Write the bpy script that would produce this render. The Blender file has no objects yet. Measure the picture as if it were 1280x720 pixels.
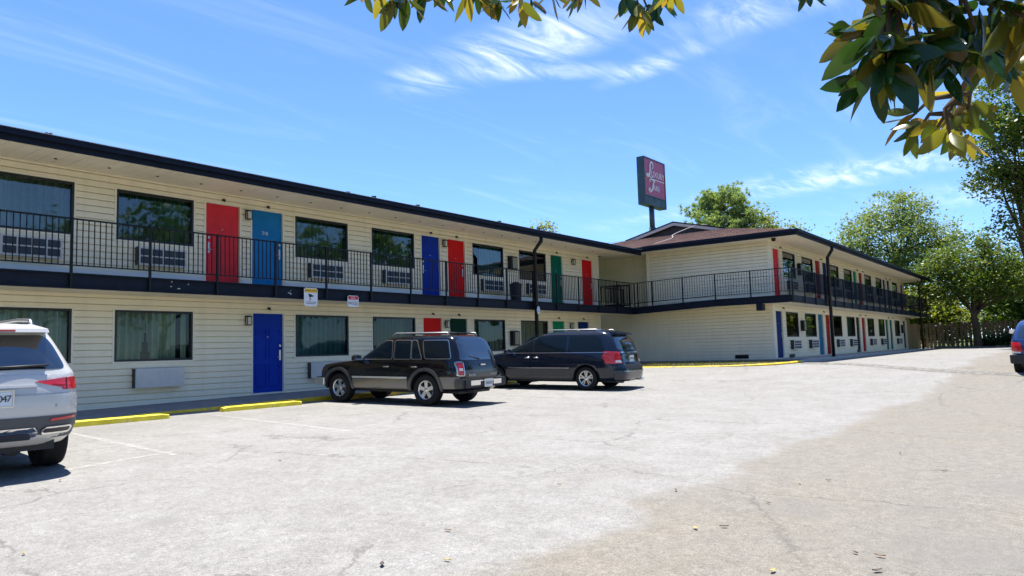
import bpy, bmesh, math, random
import numpy as np
from mathutils import Vector, Matrix
R = math.radians
rnd = random.Random(7)
scene = bpy.context.scene
C = scene.collection
ZO = 1.45                                   # eye height above the asphalt at the camera

# ------------------------------------------------------------------ camera, sky, sun, exposure
cam_d = bpy.data.cameras.new('camera'); cam = bpy.data.objects.new('camera', cam_d); C.objects.link(cam)
yaw, pit, rol = R(52.844), R(4.853), R(1.63)
def cam_dir(a, b, c):
    x = a*math.cos(rol)+b*math.sin(rol); zc = -a*math.sin(rol)+b*math.cos(rol)
    y = c*math.cos(pit)-zc*math.sin(pit); z = c*math.sin(pit)+zc*math.cos(pit)
    return Vector((x*math.cos(yaw)+y*math.sin(yaw), -x*math.sin(yaw)+y*math.cos(yaw), z))
rt, up, fw = cam_dir(1, 0, 0), cam_dir(0, 1, 0), cam_dir(0, 0, 1)
cam.matrix_world = Matrix(((rt.x, up.x, -fw.x, 0), (rt.y, up.y, -fw.y, 0), (rt.z, up.z, -fw.z, ZO), (0, 0, 0, 1)))
cam_d.sensor_width = 36; cam_d.lens = 926.36/1280*36; cam_d.clip_start = .05; cam_d.clip_end = 3000
scene.camera = cam

w = bpy.data.worlds.new('World'); scene.world = w; w.use_nodes = True
SUN = Vector((.13, .14, 1)).normalized()
nt = w.node_tree; nt.nodes.clear()
def wn(t, **k):
    n = nt.nodes.new(t)
    for a, v in k.items(): setattr(n, a, v)
    return n
wo = wn('ShaderNodeOutputWorld'); bg = wn('ShaderNodeBackground'); sky = wn('ShaderNodeTexSky', sky_type='NISHITA')
sky.sun_disc = False; sky.sun_elevation = math.asin(SUN.z); sky.sun_rotation = math.atan2(SUN.x, SUN.y)
sky.air_density = .85; sky.dust_density = .15; sky.ozone_density = 3.0
tint = wn('ShaderNodeMix', data_type='RGBA', blend_type='MULTIPLY'); tint.inputs[0].default_value = 1
tint.inputs[7].default_value = (.66, .86, 1.12, 1)
nt.links.new(sky.outputs[0], tint.inputs[6])
# thin cirrus
tc = wn('ShaderNodeTexCoord'); sep = wn('ShaderNodeSeparateXYZ'); nt.links.new(tc.outputs['Generated'], sep.inputs[0])
zc = wn('ShaderNodeMath', operation='MAXIMUM'); zc.inputs[1].default_value = .06; nt.links.new(sep.outputs[2], zc.inputs[0])
dx = wn('ShaderNodeMath', operation='DIVIDE'); dy = wn('ShaderNodeMath', operation='DIVIDE')
nt.links.new(sep.outputs[0], dx.inputs[0]); nt.links.new(zc.outputs[0], dx.inputs[1])
nt.links.new(sep.outputs[1], dy.inputs[0]); nt.links.new(zc.outputs[0], dy.inputs[1])
cmb = wn('ShaderNodeCombineXYZ'); nt.links.new(dx.outputs[0], cmb.inputs[0]); nt.links.new(dy.outputs[0], cmb.inputs[1])
def wm(op, a_, b_=None, clamp=False):
    n = wn('ShaderNodeMath', operation=op); n.use_clamp = clamp
    for i, s_ in enumerate((a_, b_)):
        if s_ is None: continue
        if isinstance(s_, (int, float)): n.inputs[i].default_value = s_
        else: nt.links.new(s_, n.inputs[i])
    return n.outputs[0]
def wramp(src, lo, hi, a_=0, b_=1):
    n = wn('ShaderNodeMapRange', interpolation_type='SMOOTHSTEP'); nt.links.new(src, n.inputs[0])
    for k, v_ in (('From Min', lo), ('From Max', hi), ('To Min', a_), ('To Max', b_)): n.inputs[k].default_value = v_
    return n.outputs[0]
def wisp(cx, cy, ang, lx, ly):          # soft elongated patch of high cloud, centre and size on the cloud layer
    m1 = wn('ShaderNodeMapping', vector_type='TEXTURE'); nt.links.new(cmb.outputs[0], m1.inputs[0])
    m1.inputs['Location'].default_value = (cx, cy, 0); m1.inputs['Rotation'].default_value = (0, 0, R(ang)); m1.inputs['Scale'].default_value = (lx, ly, 1)
    l = wn('ShaderNodeVectorMath', operation='LENGTH'); nt.links.new(m1.outputs[0], l.inputs[0]); return wramp(l.outputs['Value'], 0, 1, 1, 0)
def cnoise(ang, sx, sy, scale, det, dist):
    m1 = wn('ShaderNodeMapping'); nt.links.new(cmb.outputs[0], m1.inputs[0]); m1.inputs['Rotation'].default_value = (0, 0, R(ang)); m1.inputs['Scale'].default_value = (sx, sy, 1)
    n = wn('ShaderNodeTexNoise'); n.inputs['Scale'].default_value = scale; n.inputs['Detail'].default_value = det; n.inputs['Roughness'].default_value = .62; n.inputs['Distortion'].default_value = dist
    nt.links.new(m1.outputs[0], n.inputs['Vector']); return n.outputs[0]
nA = cnoise(80, .9, 3.0, 2.6, 12, 1.0); nB = cnoise(60, .7, 3.0, 1.0, 9, .8)
mask = None
for q_, k_ in ((wisp(1.93, 1.42, 88, .75, .26), 1.35), (wisp(2.12, 1.5, -52, .65, .12), .7), (wisp(2.36, 1.12, 75, .35, .12), .8), (wisp(2.15, .62, 85, .5, .22), .9), (wisp(4.75, 1.1, 85, 1.3, .55), .95), (wisp(6.0, .3, 80, 1.2, .8), .6), (wisp(5.2, 2.4, 85, .9, .4), .35)):
    v_ = wm('MULTIPLY', q_, k_); mask = v_ if mask is None else wm('ADD', mask, v_)
cfac = wm('MULTIPLY', mask, wramp(nA, .30, .95))
cfac = wm('ADD', cfac, wm('MULTIPLY', wramp(nB, .48, .85), .12))
cfac = wm('MINIMUM', wm('MULTIPLY', cfac, wramp(sep.outputs[2], .03, .14)), .80)
cl = wn('ShaderNodeMix', data_type='RGBA'); nt.links.new(cfac, cl.inputs[0]); nt.links.new(tint.outputs[2], cl.inputs[6])
cl.inputs[7].default_value = (7.0, 7.4, 7.9, 1)
nt.links.new(cl.outputs[2], bg.inputs[0]); bg.inputs[1].default_value = .076
nt.links.new(bg.outputs[0], wo.inputs[0])

sd = bpy.data.lights.new('sun', 'SUN'); sd.energy = 3.6; sd.angle = R(.5); sd.color = (1, .965, .90)
so = bpy.data.objects.new('sun', sd); C.objects.link(so); so.rotation_euler = (-SUN).to_track_quat('-Z', 'Y').to_euler(); so.location = (0, 0, 60)
scene.view_settings.view_transform = 'Standard'; scene.view_settings.look = 'None'
scene.view_settings.exposure = 1.58; scene.view_settings.gamma = 1; scene.view_settings.use_curve_mapping = False
scene.cycles.max_bounces = 8; scene.cycles.transparent_max_bounces = 24; scene.cycles.caustics_reflective = False; scene.cycles.caustics_refractive = False

# ------------------------------------------------------------------ materials
MATS = {}
def mat(name, col, rough=.6, spec=.5, metal=0, noise=0, nscale=8, bump=0, bscale=60, coat=0, trans=None, ior=None):
    if name in MATS: return MATS[name]
    m = bpy.data.materials.new(name); m.use_nodes = True; MATS[name] = m
    t = m.node_tree; b = t.nodes['Principled BSDF']
    b.inputs['Base Color'].default_value = (*col, 1); b.inputs['Roughness'].default_value = rough
    b.inputs['Specular IOR Level'].default_value = spec; b.inputs['Metallic'].default_value = metal
    b.inputs['Coat Weight'].default_value = coat; b.inputs['Coat Roughness'].default_value = .03
    if ior: b.inputs['IOR'].default_value = ior
    if noise or bump:
        co = t.nodes.new('ShaderNodeTexCoord')
    if noise:
        n = t.nodes.new('ShaderNodeTexNoise'); n.inputs['Scale'].default_value = nscale; n.inputs['Detail'].default_value = 6; n.inputs['Roughness'].default_value = .65
        t.links.new(co.outputs['Object'], n.inputs['Vector'])
        r = t.nodes.new('ShaderNodeMapRange'); r.inputs['From Min'].default_value = .3; r.inputs['From Max'].default_value = .7
        r.inputs['To Min'].default_value = 1-noise; r.inputs['To Max'].default_value = 1+noise
        t.links.new(n.outputs[0], r.inputs[0])
        x = t.nodes.new('ShaderNodeMix'); x.data_type = 'RGBA'; x.blend_type = 'MULTIPLY'; x.inputs[0].default_value = 1
        x.inputs[6].default_value = (*col, 1); t.links.new(r.outputs[0], x.inputs[7]); t.links.new(x.outputs[2], b.inputs['Base Color'])
    if bump:
        n = t.nodes.new('ShaderNodeTexNoise'); n.inputs['Scale'].default_value = bscale; n.inputs['Detail'].default_value = 4
        t.links.new(co.outputs['Object'], n.inputs['Vector'])
        bm = t.nodes.new('ShaderNodeBump'); bm.inputs['Strength'].default_value = bump; bm.inputs['Distance'].default_value = .01
        t.links.new(n.outputs[0], bm.inputs['Height']); t.links.new(bm.outputs[0], b.inputs['Normal'])
    return m
def chipped(m, under, lo=.60, sc=9):
    t = m.node_tree; b = t.nodes['Principled BSDF']; src = b.inputs['Base Color'].links[0].from_socket
    co = t.nodes.new('ShaderNodeTexCoord'); n = t.nodes.new('ShaderNodeTexNoise'); n.inputs['Scale'].default_value = sc; n.inputs['Detail'].default_value = 8; n.inputs['Roughness'].default_value = .72
    t.links.new(co.outputs['Object'], n.inputs['Vector']); r = t.nodes.new('ShaderNodeMapRange'); r.inputs['From Min'].default_value = lo; r.inputs['From Max'].default_value = lo+.03; r.inputs['To Max'].default_value = .85
    t.links.new(n.outputs[0], r.inputs[0]); x = t.nodes.new('ShaderNodeMix'); x.data_type = 'RGBA'; t.links.new(r.outputs[0], x.inputs[0]); t.links.new(src, x.inputs[6]); x.inputs[7].default_value = (*under, 1); t.links.new(x.outputs[2], b.inputs['Base Color'])
siding = mat('siding', (.90, .815, .61), .55, .3, noise=.04, nscale=1.2)
def streaks(m):
    t = m.node_tree; b = t.nodes['Principled BSDF']; src = b.inputs['Base Color'].links[0].from_socket
    co = t.nodes.new('ShaderNodeTexCoord'); mpn = t.nodes.new('ShaderNodeMapping'); mpn.inputs['Scale'].default_value = (3, 3, .25)
    t.links.new(co.outputs['Object'], mpn.inputs[0]); n = t.nodes.new('ShaderNodeTexNoise'); n.inputs['Scale'].default_value = 1.6; n.inputs['Detail'].default_value = 8
    t.links.new(mpn.outputs[0], n.inputs['Vector']); r = t.nodes.new('ShaderNodeMapRange'); r.inputs['From Min'].default_value = .45; r.inputs['From Max'].default_value = .75
    r.inputs['To Min'].default_value = 0; r.inputs['To Max'].default_value = .16; t.links.new(n.outputs[0], r.inputs[0])
    x = t.nodes.new('ShaderNodeMix'); x.data_type = 'RGBA'; t.links.new(r.outputs[0], x.inputs[0]); t.links.new(src, x.inputs[6]); x.inputs[7].default_value = (.46, .43, .36, 1)
    t.links.new(x.outputs[2], b.inputs['Base Color'])

streaks(siding)
trim_m = mat('vinyl_trim', (.86, .80, .64), .5, .3, noise=.05)
soffit_m = mat('soffit_vinyl', (.87, .79, .61), .5, .3, noise=.06, nscale=2)
navy = mat('navy_steel', (.005, .009, .020), .55, .2, noise=.3, nscale=5)
black_m = mat('black_steel', (.006, .007, .009), .5, .3)
frame_m = mat('window_frame', (.012, .014, .016), .4, .5)
ac_m = mat('ac_case', (.62, .62, .59), .5, .4, noise=.08, nscale=10)
acdark = mat('ac_louvre', (.035, .05, .07), .5, .4)
acside = mat('ac_side', (.03, .032, .035), .5)
chrome = mat('chrome', (.75, .75, .76), .12, .5, metal=1)
steel_m = mat('brushed_steel', (.55, .55, .55), .35, .5, metal=1)
conc = mat('concrete', (.40, .385, .36), .85, .2, noise=.16, nscale=3, bump=.3, bscale=50)
walk_m = mat('old_walkway', (.24, .24, .245), .85, .2, noise=.2, nscale=2.5, bump=.3, bscale=40)
yellow = mat('yellow_kerb_paint', (.78, .52, .03), .6, .3, noise=.22, nscale=5, bump=.25, bscale=60)
yellow2 = mat('yellow_stop_paint', (.83, .66, .05), .6, .3, noise=.14, nscale=6, bump=.25, bscale=60)
orange = mat('weathered_orange_paint', (.66, .36, .04), .6, .3, noise=.25, nscale=5, bump=.25)
chipped(yellow, (.26, .24, .21), .575, 4); chipped(yellow2, (.40, .38, .33), .60, 7); chipped(orange, (.22, .17, .12), .55, 6)
rubber = mat('tyre_rubber', (.014, .014, .015), .8, .25, noise=.2, nscale=20)
alloy = mat('alloy', (.62, .62, .63), .25, .5, metal=.9)
glassd = mat('tinted_glass', (.006, .012, .018), .02, .28, ior=1.45)
glassr = mat('rear_glass', (.006, .010, .014), .02, .5, ior=2.5)
plast = mat('dark_plastic', (.018, .019, .021), .55, .4)
redl = mat('tail_lens', (.55, .01, .015), .12, .6, coat=.6)
clearl = mat('clear_lens', (.75, .7, .68), .12, .6, coat=.6)
white_m = mat('white_paint', (.80, .80, .79), .5, .3)
plate_m = mat('plate_metal', (.62, .68, .74), .4, .4)
inkm = mat('black_ink', (.015, .015, .02), .5)
redink = mat('red_ink', (.62, .015, .02), .5)
yelink = mat('amber_ink', (.80, .46, .01), .5)
shingle = mat('brown_shingles', (.20, .125, .10), .9, .15, noise=.3, nscale=2.2, bump=.5, bscale=14)
dshingle = mat('dark_shingles', (.09, .075, .07), .9, .15, noise=.3, nscale=3, bump=.5, bscale=14)
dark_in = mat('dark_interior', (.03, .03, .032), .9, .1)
bark = mat('bark', (.09, .065, .045), .9, .1, noise=.4, nscale=6, bump=.8, bscale=12)

def pane_mat(name, tintc, refl):
    m = bpy.data.materials.new(name); m.use_nodes = True; t = m.node_tree; t.nodes.clear()
    o = t.nodes.new('ShaderNodeOutputMaterial'); tr = t.nodes.new('ShaderNodeBsdfTransparent'); gl = t.nodes.new('ShaderNodeBsdfGlossy')
    tr.inputs[0].default_value = (*tintc, 1); gl.inputs[0].default_value = (.92, .97, 1, 1); gl.inputs[1].default_value = .02
    lw = t.nodes.new('ShaderNodeFresnel'); lw.inputs[0].default_value = 1.5
    mr = t.nodes.new('ShaderNodeMath'); mr.operation = 'ADD'; mr.use_clamp = True; mr.inputs[1].default_value = refl
    t.links.new(lw.outputs[0], mr.inputs[0]); mx = t.nodes.new('ShaderNodeMixShader')
    # slight waviness of old panes
    co = t.nodes.new('ShaderNodeTexCoord'); n = t.nodes.new('ShaderNodeTexNoise'); n.inputs['Scale'].default_value = 1.1
    t.links.new(co.outputs['Object'], n.inputs['Vector']); b = t.nodes.new('ShaderNodeBump'); b.inputs['Strength'].default_value = .12; b.inputs['Distance'].default_value = .02
    t.links.new(n.outputs[0], b.inputs['Height']); t.links.new(b.outputs[0], gl.inputs['Normal'])
    t.links.new(mr.outputs[0], mx.inputs[0]); t.links.new(tr.outputs[0], mx.inputs[1]); t.links.new(gl.outputs[0], mx.inputs[2]); t.links.new(mx.outputs[0], o.inputs[0])
    return m
pane_m = pane_mat('window_pane', (.74, .90, .82), .055)
pane_l = pane_mat('clear_window_pane', (.88, .95, .90), -.01)

def leaf_mat(name, cols, transl=.35, gloss=.35, under=None, uscale=.5):
    m = bpy.data.materials.new(name); m.use_nodes = True; t = m.node_tree; b = t.nodes['Principled BSDF']; o = t.nodes['Material Output']
    g = t.nodes.new('ShaderNodeNewGeometry'); r = t.nodes.new('ShaderNodeValToRGB')
    el = r.color_ramp.elements; el[0].color = (*cols[0], 1); el[1].color = (*cols[-1], 1)
    for i, c in enumerate(cols[1:-1]): e = el.new((i+1)/(len(cols)-1)); e.color = (*c, 1)
    t.links.new(g.outputs['Random Per Island'], r.inputs[0]); col = r.outputs[0]
    if under:
        r2 = t.nodes.new('ShaderNodeValToRGB'); e2 = r2.color_ramp.elements; e2[0].color = (*under[0], 1); e2[1].color = (*under[-1], 1)
        for i, c in enumerate(under[1:-1]): e = e2.new((i+1)/(len(under)-1)); e.color = (*c, 1)
        t.links.new(g.outputs['Random Per Island'], r2.inputs[0])
        x = t.nodes.new('ShaderNodeMix'); x.data_type = 'RGBA'; t.links.new(g.outputs['Backfacing'], x.inputs[0]); t.links.new(col, x.inputs[6]); t.links.new(r2.outputs[0], x.inputs[7]); col = x.outputs[2]
    t.links.new(col, b.inputs['Base Color']); b.inputs['Roughness'].default_value = gloss; b.inputs['Specular IOR Level'].default_value = .4
    tl = t.nodes.new('ShaderNodeBsdfTranslucent'); br = t.nodes.new('ShaderNodeMix'); br.data_type = 'RGBA'; br.blend_type = 'MULTIPLY'; br.inputs[0].default_value = 1
    br.inputs[7].default_value = (1.5, 1.5, .6, 1); t.links.new(col, br.inputs[6]); t.links.new(br.outputs[2], tl.inputs[0])
    mx = t.nodes.new('ShaderNodeMixShader'); mx.inputs[0].default_value = transl
    t.links.new(b.outputs[0], mx.inputs[1]); t.links.new(tl.outputs[0], mx.inputs[2]); t.links.new(mx.outputs[0], o.inputs[0])
    return m

# ------------------------------------------------------------------ mesh helpers
class MB:
    def __init__(s): s.v = []; s.f = []; s.m = []; s.sm = []
    def face(s, pts, mi=0, smooth=False):
        n = len(s.v); s.v += [tuple(p) for p in pts]; s.f.append(tuple(range(n, n+len(pts)))); s.m.append(mi); s.sm.append(smooth)
    def box(s, x0, x1, y0, y1, z0, z1, mi=0):
        if x0 > x1: x0, x1 = x1, x0
        if y0 > y1: y0, y1 = y1, y0
        if z0 > z1: z0, z1 = z1, z0
        n = len(s.v)
        s.v += [(x, y, z) for z in (z0, z1) for x, y in ((x0, y0), (x1, y0), (x1, y1), (x0, y1))]
        for q in ((3, 2, 1, 0), (4, 5, 6, 7), (0, 1, 5, 4), (1, 2, 6, 5), (2, 3, 7, 6), (3, 0, 4, 7)):
            s.f.append(tuple(n+i for i in q)); s.m.append(mi); s.sm.append(False)
    def hexa(s, p, mi=0):                  # 8 points: bottom 4, top 4
        n = len(s.v); s.v += [tuple(q) for q in p]
        for q in ((3, 2, 1, 0), (4, 5, 6, 7), (0, 1, 5, 4), (1, 2, 6, 5), (2, 3, 7, 6), (3, 0, 4, 7)):
            s.f.append(tuple(n+i for i in q)); s.m.append(mi); s.sm.append(False)
    def tube(s, pts, r, k=8, mi=0, cap=True, smooth=True):
        pts = [Vector(p) for p in pts]; rs = r if isinstance(r, (list, tuple)) else [r]*len(pts); rings = []
        prev = None
        for i, p in enumerate(pts):
            d = (pts[min(i+1, len(pts)-1)]-pts[max(i-1, 0)]).normalized()
            a = d.orthogonal().normalized() if prev is None else (prev-d*prev.dot(d)).normalized()
            prev = a; b = d.cross(a); n = len(s.v); rings.append(n)
            for j in range(k):
                t = 2*math.pi*j/k; s.v.append(tuple(p+(a*math.cos(t)+b*math.sin(t))*rs[i]))
        for a, b in zip(rings, rings[1:]):
            for j in range(k):
                s.f.append((a+j, a+(j+1) % k, b+(j+1) % k, b+j)); s.m.append(mi); s.sm.append(smooth)
        if cap:
            s.f.append(tuple(rings[0]+j for j in reversed(range(k)))); s.m.append(mi); s.sm.append(False)
            s.f.append(tuple(rings[-1]+j for j in range(k))); s.m.append(mi); s.sm.append(False)
    def lathe(s, prof, k=32, mi=0, axis='y', c=(0, 0, 0), smooth=True):   # prof (radius, along axis)
        n = len(s.v)
        for r, h in prof:
            for j in range(k):
                t = 2*math.pi*j/k; a, b = r*math.cos(t), r*math.sin(t)
                p = (a, h, b) if axis == 'y' else (a, b, h)
                s.v.append((p[0]+c[0], p[1]+c[1], p[2]+c[2]))
        for i in range(len(prof)-1):
            for j in range(k):
                s.f.append((n+i*k+j, n+i*k+(j+1) % k, n+(i+1)*k+(j+1) % k, n+(i+1)*k+j)); s.m.append(mi); s.sm.append(smooth)
    def mesh(s, name, mats):
        me = bpy.data.meshes.new(name); me.from_pydata(s.v, [], s.f)
        for m in (mats if isinstance(mats, (list, tuple)) else [mats]): me.materials.append(m)
        me.polygons.foreach_set('material_index', s.m); me.polygons.foreach_set('use_smooth', s.sm); me.update(); return me
    def build(s, name, mats, parent=None):
        return link(name, s.mesh(name, mats), parent)
def link(name, me, parent=None):
    o = bpy.data.objects.new(name, me); C.objects.link(o)
    if parent: o.parent = parent
    return o
def fixn(o):
    bm = bmesh.new(); bm.from_mesh(o.data); bmesh.ops.remove_doubles(bm, verts=bm.verts, dist=1e-5); bmesh.ops.recalc_face_normals(bm, faces=bm.faces); bm.to_mesh(o.data); bm.free(); return o
def tag(o, label, cat, group=None, kind=None):
    o['label'] = label; o['category'] = cat
    if group: o['group'] = group
    if kind: o['kind'] = kind
    return o
def thing(name, label, cat, loc=(0, 0, 0), rz=0, group=None):
    o = bpy.data.objects.new(name, None); C.objects.link(o); o.location = loc; o.rotation_euler = (0, 0, rz); o.empty_display_size = .3
    return tag(o, label, cat, group)
def struct(o): o['kind'] = 'structure'; return o
def copy_tree(o, parent=None):
    c = o.copy(); C.objects.link(c)
    if parent: c.parent = parent
    for ch in [x for x in o.children]: copy_tree(ch, c)
    return c
def text_mesh(body, size, extr=.002, align='CENTER', shear=0, spacing=1):
    cu = bpy.data.curves.new('lettering', 'FONT'); cu.body = body; cu.size = size; cu.extrude = extr; cu.align_x = align; cu.align_y = 'CENTER'; cu.shear = shear
    cu.space_character = spacing; cu.resolution_u = 3
    o = bpy.data.objects.new('lettering', cu); C.objects.link(o); dg = bpy.context.evaluated_depsgraph_get(); dg.update()
    me = bpy.data.meshes.new_from_object(o.evaluated_get(dg)); bpy.data.objects.remove(o); bpy.data.curves.remove(cu); return me
def text(body, size, M, m, parent, name='lettering', **k):
    me = text_mesh(body, size, **k); me.transform(M); me.materials.clear(); me.materials.append(m)
    return link(name, me, parent)

# ------------------------------------------------------------------ ground
def ss(t): t = min(max(t, 0), 1); return t*t*(3-2*t)
def G(X, Y):
    s = ss((X-18)/12); a = -1.45+.021*min(max(Y, -15), 30); b = -.80+.0015*min(max(0, X-30), 60)
    return ZO+a*(1-s)+b*s
def axis(a, b, step, far):
    l = list(np.arange(a, b+.01, step)); e = [40, 90, 180, 350, 700, 1400]
    return [a-q for q in reversed(e) if q <= far]+l+[b+q for q in e if q <= far]
def sheet(name, xs, ys, dz, m):
    b = MB(); 
    for y in ys:
        for x in xs: b.v.append((x, y, G(x, y)+dz))
    nx = len(xs)
    for j in range(len(ys)-1):
        for i in range(nx-1):
            b.f.append((j*nx+i, j*nx+i+1, (j+1)*nx+i+1, (j+1)*nx+i)); b.m.append(0); b.sm.append(True)
    return struct(b.build(name, m))
# asphalt
am = bpy.data.materials.new('old_asphalt'); am.use_nodes = True; MATS['old_asphalt'] = am
def build_asphalt(m):
    t = m.node_tree; b = t.nodes['Principled BSDF']; N = t.nodes.new; L = t.links.new
    co = N('ShaderNodeTexCoord'); P = co.outputs['Object']
    def noise(scale, det=5, rough=.6, dist=0, vec=None):
        n = N('ShaderNodeTexNoise'); n.inputs['Scale'].default_value = scale; n.inputs['Detail'].default_value = det; n.inputs['Roughness'].default_value = rough; n.inputs['Distortion'].default_value = dist
        L(vec or P, n.inputs['Vector']); return n
    def rng(src, a, c, d, e):
        r = N('ShaderNodeMapRange'); r.inputs['From Min'].default_value = a; r.inputs['From Max'].default_value = c; r.inputs['To Min'].default_value = d; r.inputs['To Max'].default_value = e
        L(src, r.inputs[0]); return r.outputs[0]
    def mix(fac, a, c, mode='MIX'):
        x = N('ShaderNodeMix'); x.data_type = 'RGBA'; x.blend_type = mode
        for i, s in ((0, fac), (6, a), (7, c)):
            if isinstance(s, (int, float)): x.inputs[i].default_value = s
            elif isinstance(s, tuple): x.inputs[i].default_value = (*s, 1)
            else: L(s, x.inputs[i])
        return x.outputs[2]
    def math_(op, a, c=None):
        n = N('ShaderNodeMath'); n.operation = op
        for i, s in enumerate((a, c)):
            if s is None: continue
            if isinstance(s, (int, float)): n.inputs[i].default_value = s
            else: L(s, n.inputs[i])
        return n.outputs[0]
    sp = N('ShaderNodeSeparateXYZ'); L(P, sp.inputs[0])
    wob = noise(.45, 5, .6).outputs[0]
    yv = math_('ADD', sp.outputs[1], math_('MULTIPLY', math_('SUBTRACT', wob, .5), 1.8))
    edge = rng(yv, 2.9, 3.25, 0, 1)                 # newer bleached layer beyond the old seam
    big = noise(.16, 4, .55).outputs[0]; mid = noise(1.3, 6, .65).outputs[0]; fine = noise(85, 3, .7).outputs[0]; grit = noise(260, 2, .6).outputs[0]
    base = mix(edge, (.196, .176, .143), (.256, .248, .232))
    base = mix(rng(big, .35, .7, 0, .5), base, (.208, .197, .178))
    base = mix(rng(mid, .32, .72, 0, .55), base, (.176, .165, .146))
    base = mix(1, base, rng(fine, .3, .7, .62, 1.38), 'MULTIPLY')
    base = mix(1, base, rng(grit, .3, .7, .70, 1.3), 'MULTIPLY')
    med = noise(7, 7, .72).outputs[0]; spot = noise(24, 4, .7).outputs[0]
    base = mix(1, base, rng(med, .3, .7, .84, 1.16), 'MULTIPLY'); base = mix(1, base, rng(spot, .3, .7, .82, 1.18), 'MULTIPLY')
    base = mix(rng(spot, .66, .72, 0, .35), base, (.13, .12, .10))
    # oil stains
    for sx, sy, sr in ((6.0, .75, 1.1), (7.2, 1.1, .5), (5.2, .2, 1.0), (8.6, .5, .8), (6.6, 2.0, .5), (8.3, 14.0, 1.0), (6.3, 13.6, 1.1), (10.3, 13.9, .8), (13.2, 12.6, 1.4), (19.2, 12.2, 1.2), (3.2, 6.1, .25)):
        v = N('ShaderNodeVectorMath'); v.operation = 'DISTANCE'; L(P, v.inputs[0]); v.inputs[1].default_value = (sx, sy, G(sx, sy))
        d = math_('ADD', v.outputs['Value'], math_('MULTIPLY', math_('SUBTRACT', mid, .5), sr*1.6))
        base = mix(rng(d, sr*.15, sr, .42, 0), base, (.16, .15, .14))
    # cracks
    wv = N('ShaderNodeVectorMath'); wv.operation = 'ADD'; L(P, wv.inputs[0]); nw = noise(1.6, 6, .7)
    sc = N('ShaderNodeVectorMath'); sc.operation = 'SCALE'; sc.inputs['Scale'].default_value = .55; L(nw.outputs['Color'], sc.inputs[0]); L(sc.outputs[0], wv.inputs[1])
    for scl, wd, lo in ((.33, .0045, .45), (.85, .005, .54)):
        vo = N('ShaderNodeTexVoronoi'); vo.feature = 'DISTANCE_TO_EDGE'; vo.inputs['Scale'].default_value = scl; L(wv.outputs[0], vo.inputs['Vector'])
        msk = rng(noise(.5, 3, .5).outputs[0] if scl < .5 else noise(.31, 3, .6).outputs[0], lo, lo+.08, 0, 1)
        k = math_('MULTIPLY', rng(vo.outputs['Distance'], wd*.4, wd*1.6, .62, 0), msk)
        base = mix(k, base, (.10, .09, .08))
    # seam line of the overlay
    sl = rng(math_('ABSOLUTE', math_('SUBTRACT', yv, 3.0)), .0, .16, .55, 0)
    base = mix(math_('MULTIPLY', sl, rng(sp.outputs[0], 4, 14, .25, 1)), base, (.20, .18, .155))
    L(base, b.inputs['Base Color']); b.inputs['Roughness'].default_value = .9; b.inputs['Specular IOR Level'].default_value = .2
    bp = N('ShaderNodeBump'); bp.inputs['Strength'].default_value = .55; bp.inputs['Distance'].default_value = .012
    L(math_('ADD', fine, math_('MULTIPLY', mid, .6)), bp.inputs['Height']); L(bp.outputs[0], b.inputs['Normal'])
build_asphalt(am)
grass_soil = mat('grass_soil', (.075, .095, .03), .9, .1, noise=.45, nscale=1.5, bump=.6, bscale=12)
sheet('ground', axis(-40, 120, 2, 1400), axis(-60, 80, 2, 1400), -.06, grass_soil)
sheet('parking_lot', list(np.arange(-40, 64.01, 1)), list(np.arange(-26, 17.7, 1)), 0, am)

# ------------------------------------------------------------------ wing A constants (world z = fitted z + ZO)
YA = 17.63; YB = 10.35; XE = 32.2
def zz(v): return v+ZO
A_UT, A_UB, A_LT, A_LB, A_DK, A_FB = zz(4.04), zz(2.853), zz(1.205), zz(.006), zz(1.86), zz(1.53)
A_EB, A_ET, A_SOF = zz(4.26), zz(4.49), zz(4.35)
A_LF = zz(-.93)
B_UT, B_UB, B_LT, B_LB, B_DK, B_FB = zz(4.163), zz(2.978), zz(1.411), zz(.2735), zz(1.98), zz(1.67)
B_EB, B_ET, B_SOF = zz(4.40), zz(4.64), zz(4.47)
B_LF = zz(-.65)

# pavements
def pave(name, poly_top, depth, m):       # poly_top: list of (x,y,z); slab with vertical sides
    b = MB(); n = len(poly_top); b.v = [tuple(p) for p in poly_top]+[(p[0], p[1], p[2]-depth) for p in poly_top]
    b.f = [tuple(range(n))]+[(i, i+n, (i+1) % n+n, (i+1) % n) for i in range(n)]; b.m = [0]*(n+1); b.sm = [False]*(n+1)
    return struct(fixn(b.build(name, m)))
def wzA(x): return ZO+(-.96 if x > 13 else -.96-.0135*(13-max(x, -4)))
def walkA():
    b = MB(); xs = [-12]+list(np.arange(-4, 28.1, 2))+[XE]
    for x0, x1 in zip(xs, xs[1:]):
        b.hexa([(x0, 15.66, wzA(x0)-.4), (x1, 15.66, wzA(x1)-.4), (x1, YA+.1, wzA(x1)-.4), (x0, YA+.1, wzA(x0)-.4),
                (x0, 15.66, wzA(x0)-.06), (x1, 15.66, wzA(x1)-.06), (x1, YA+.1, wzA(x1)), (x0, YA+.1, wzA(x0))])
    return struct(b.build('walkway', walk_m))
walkA()
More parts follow.
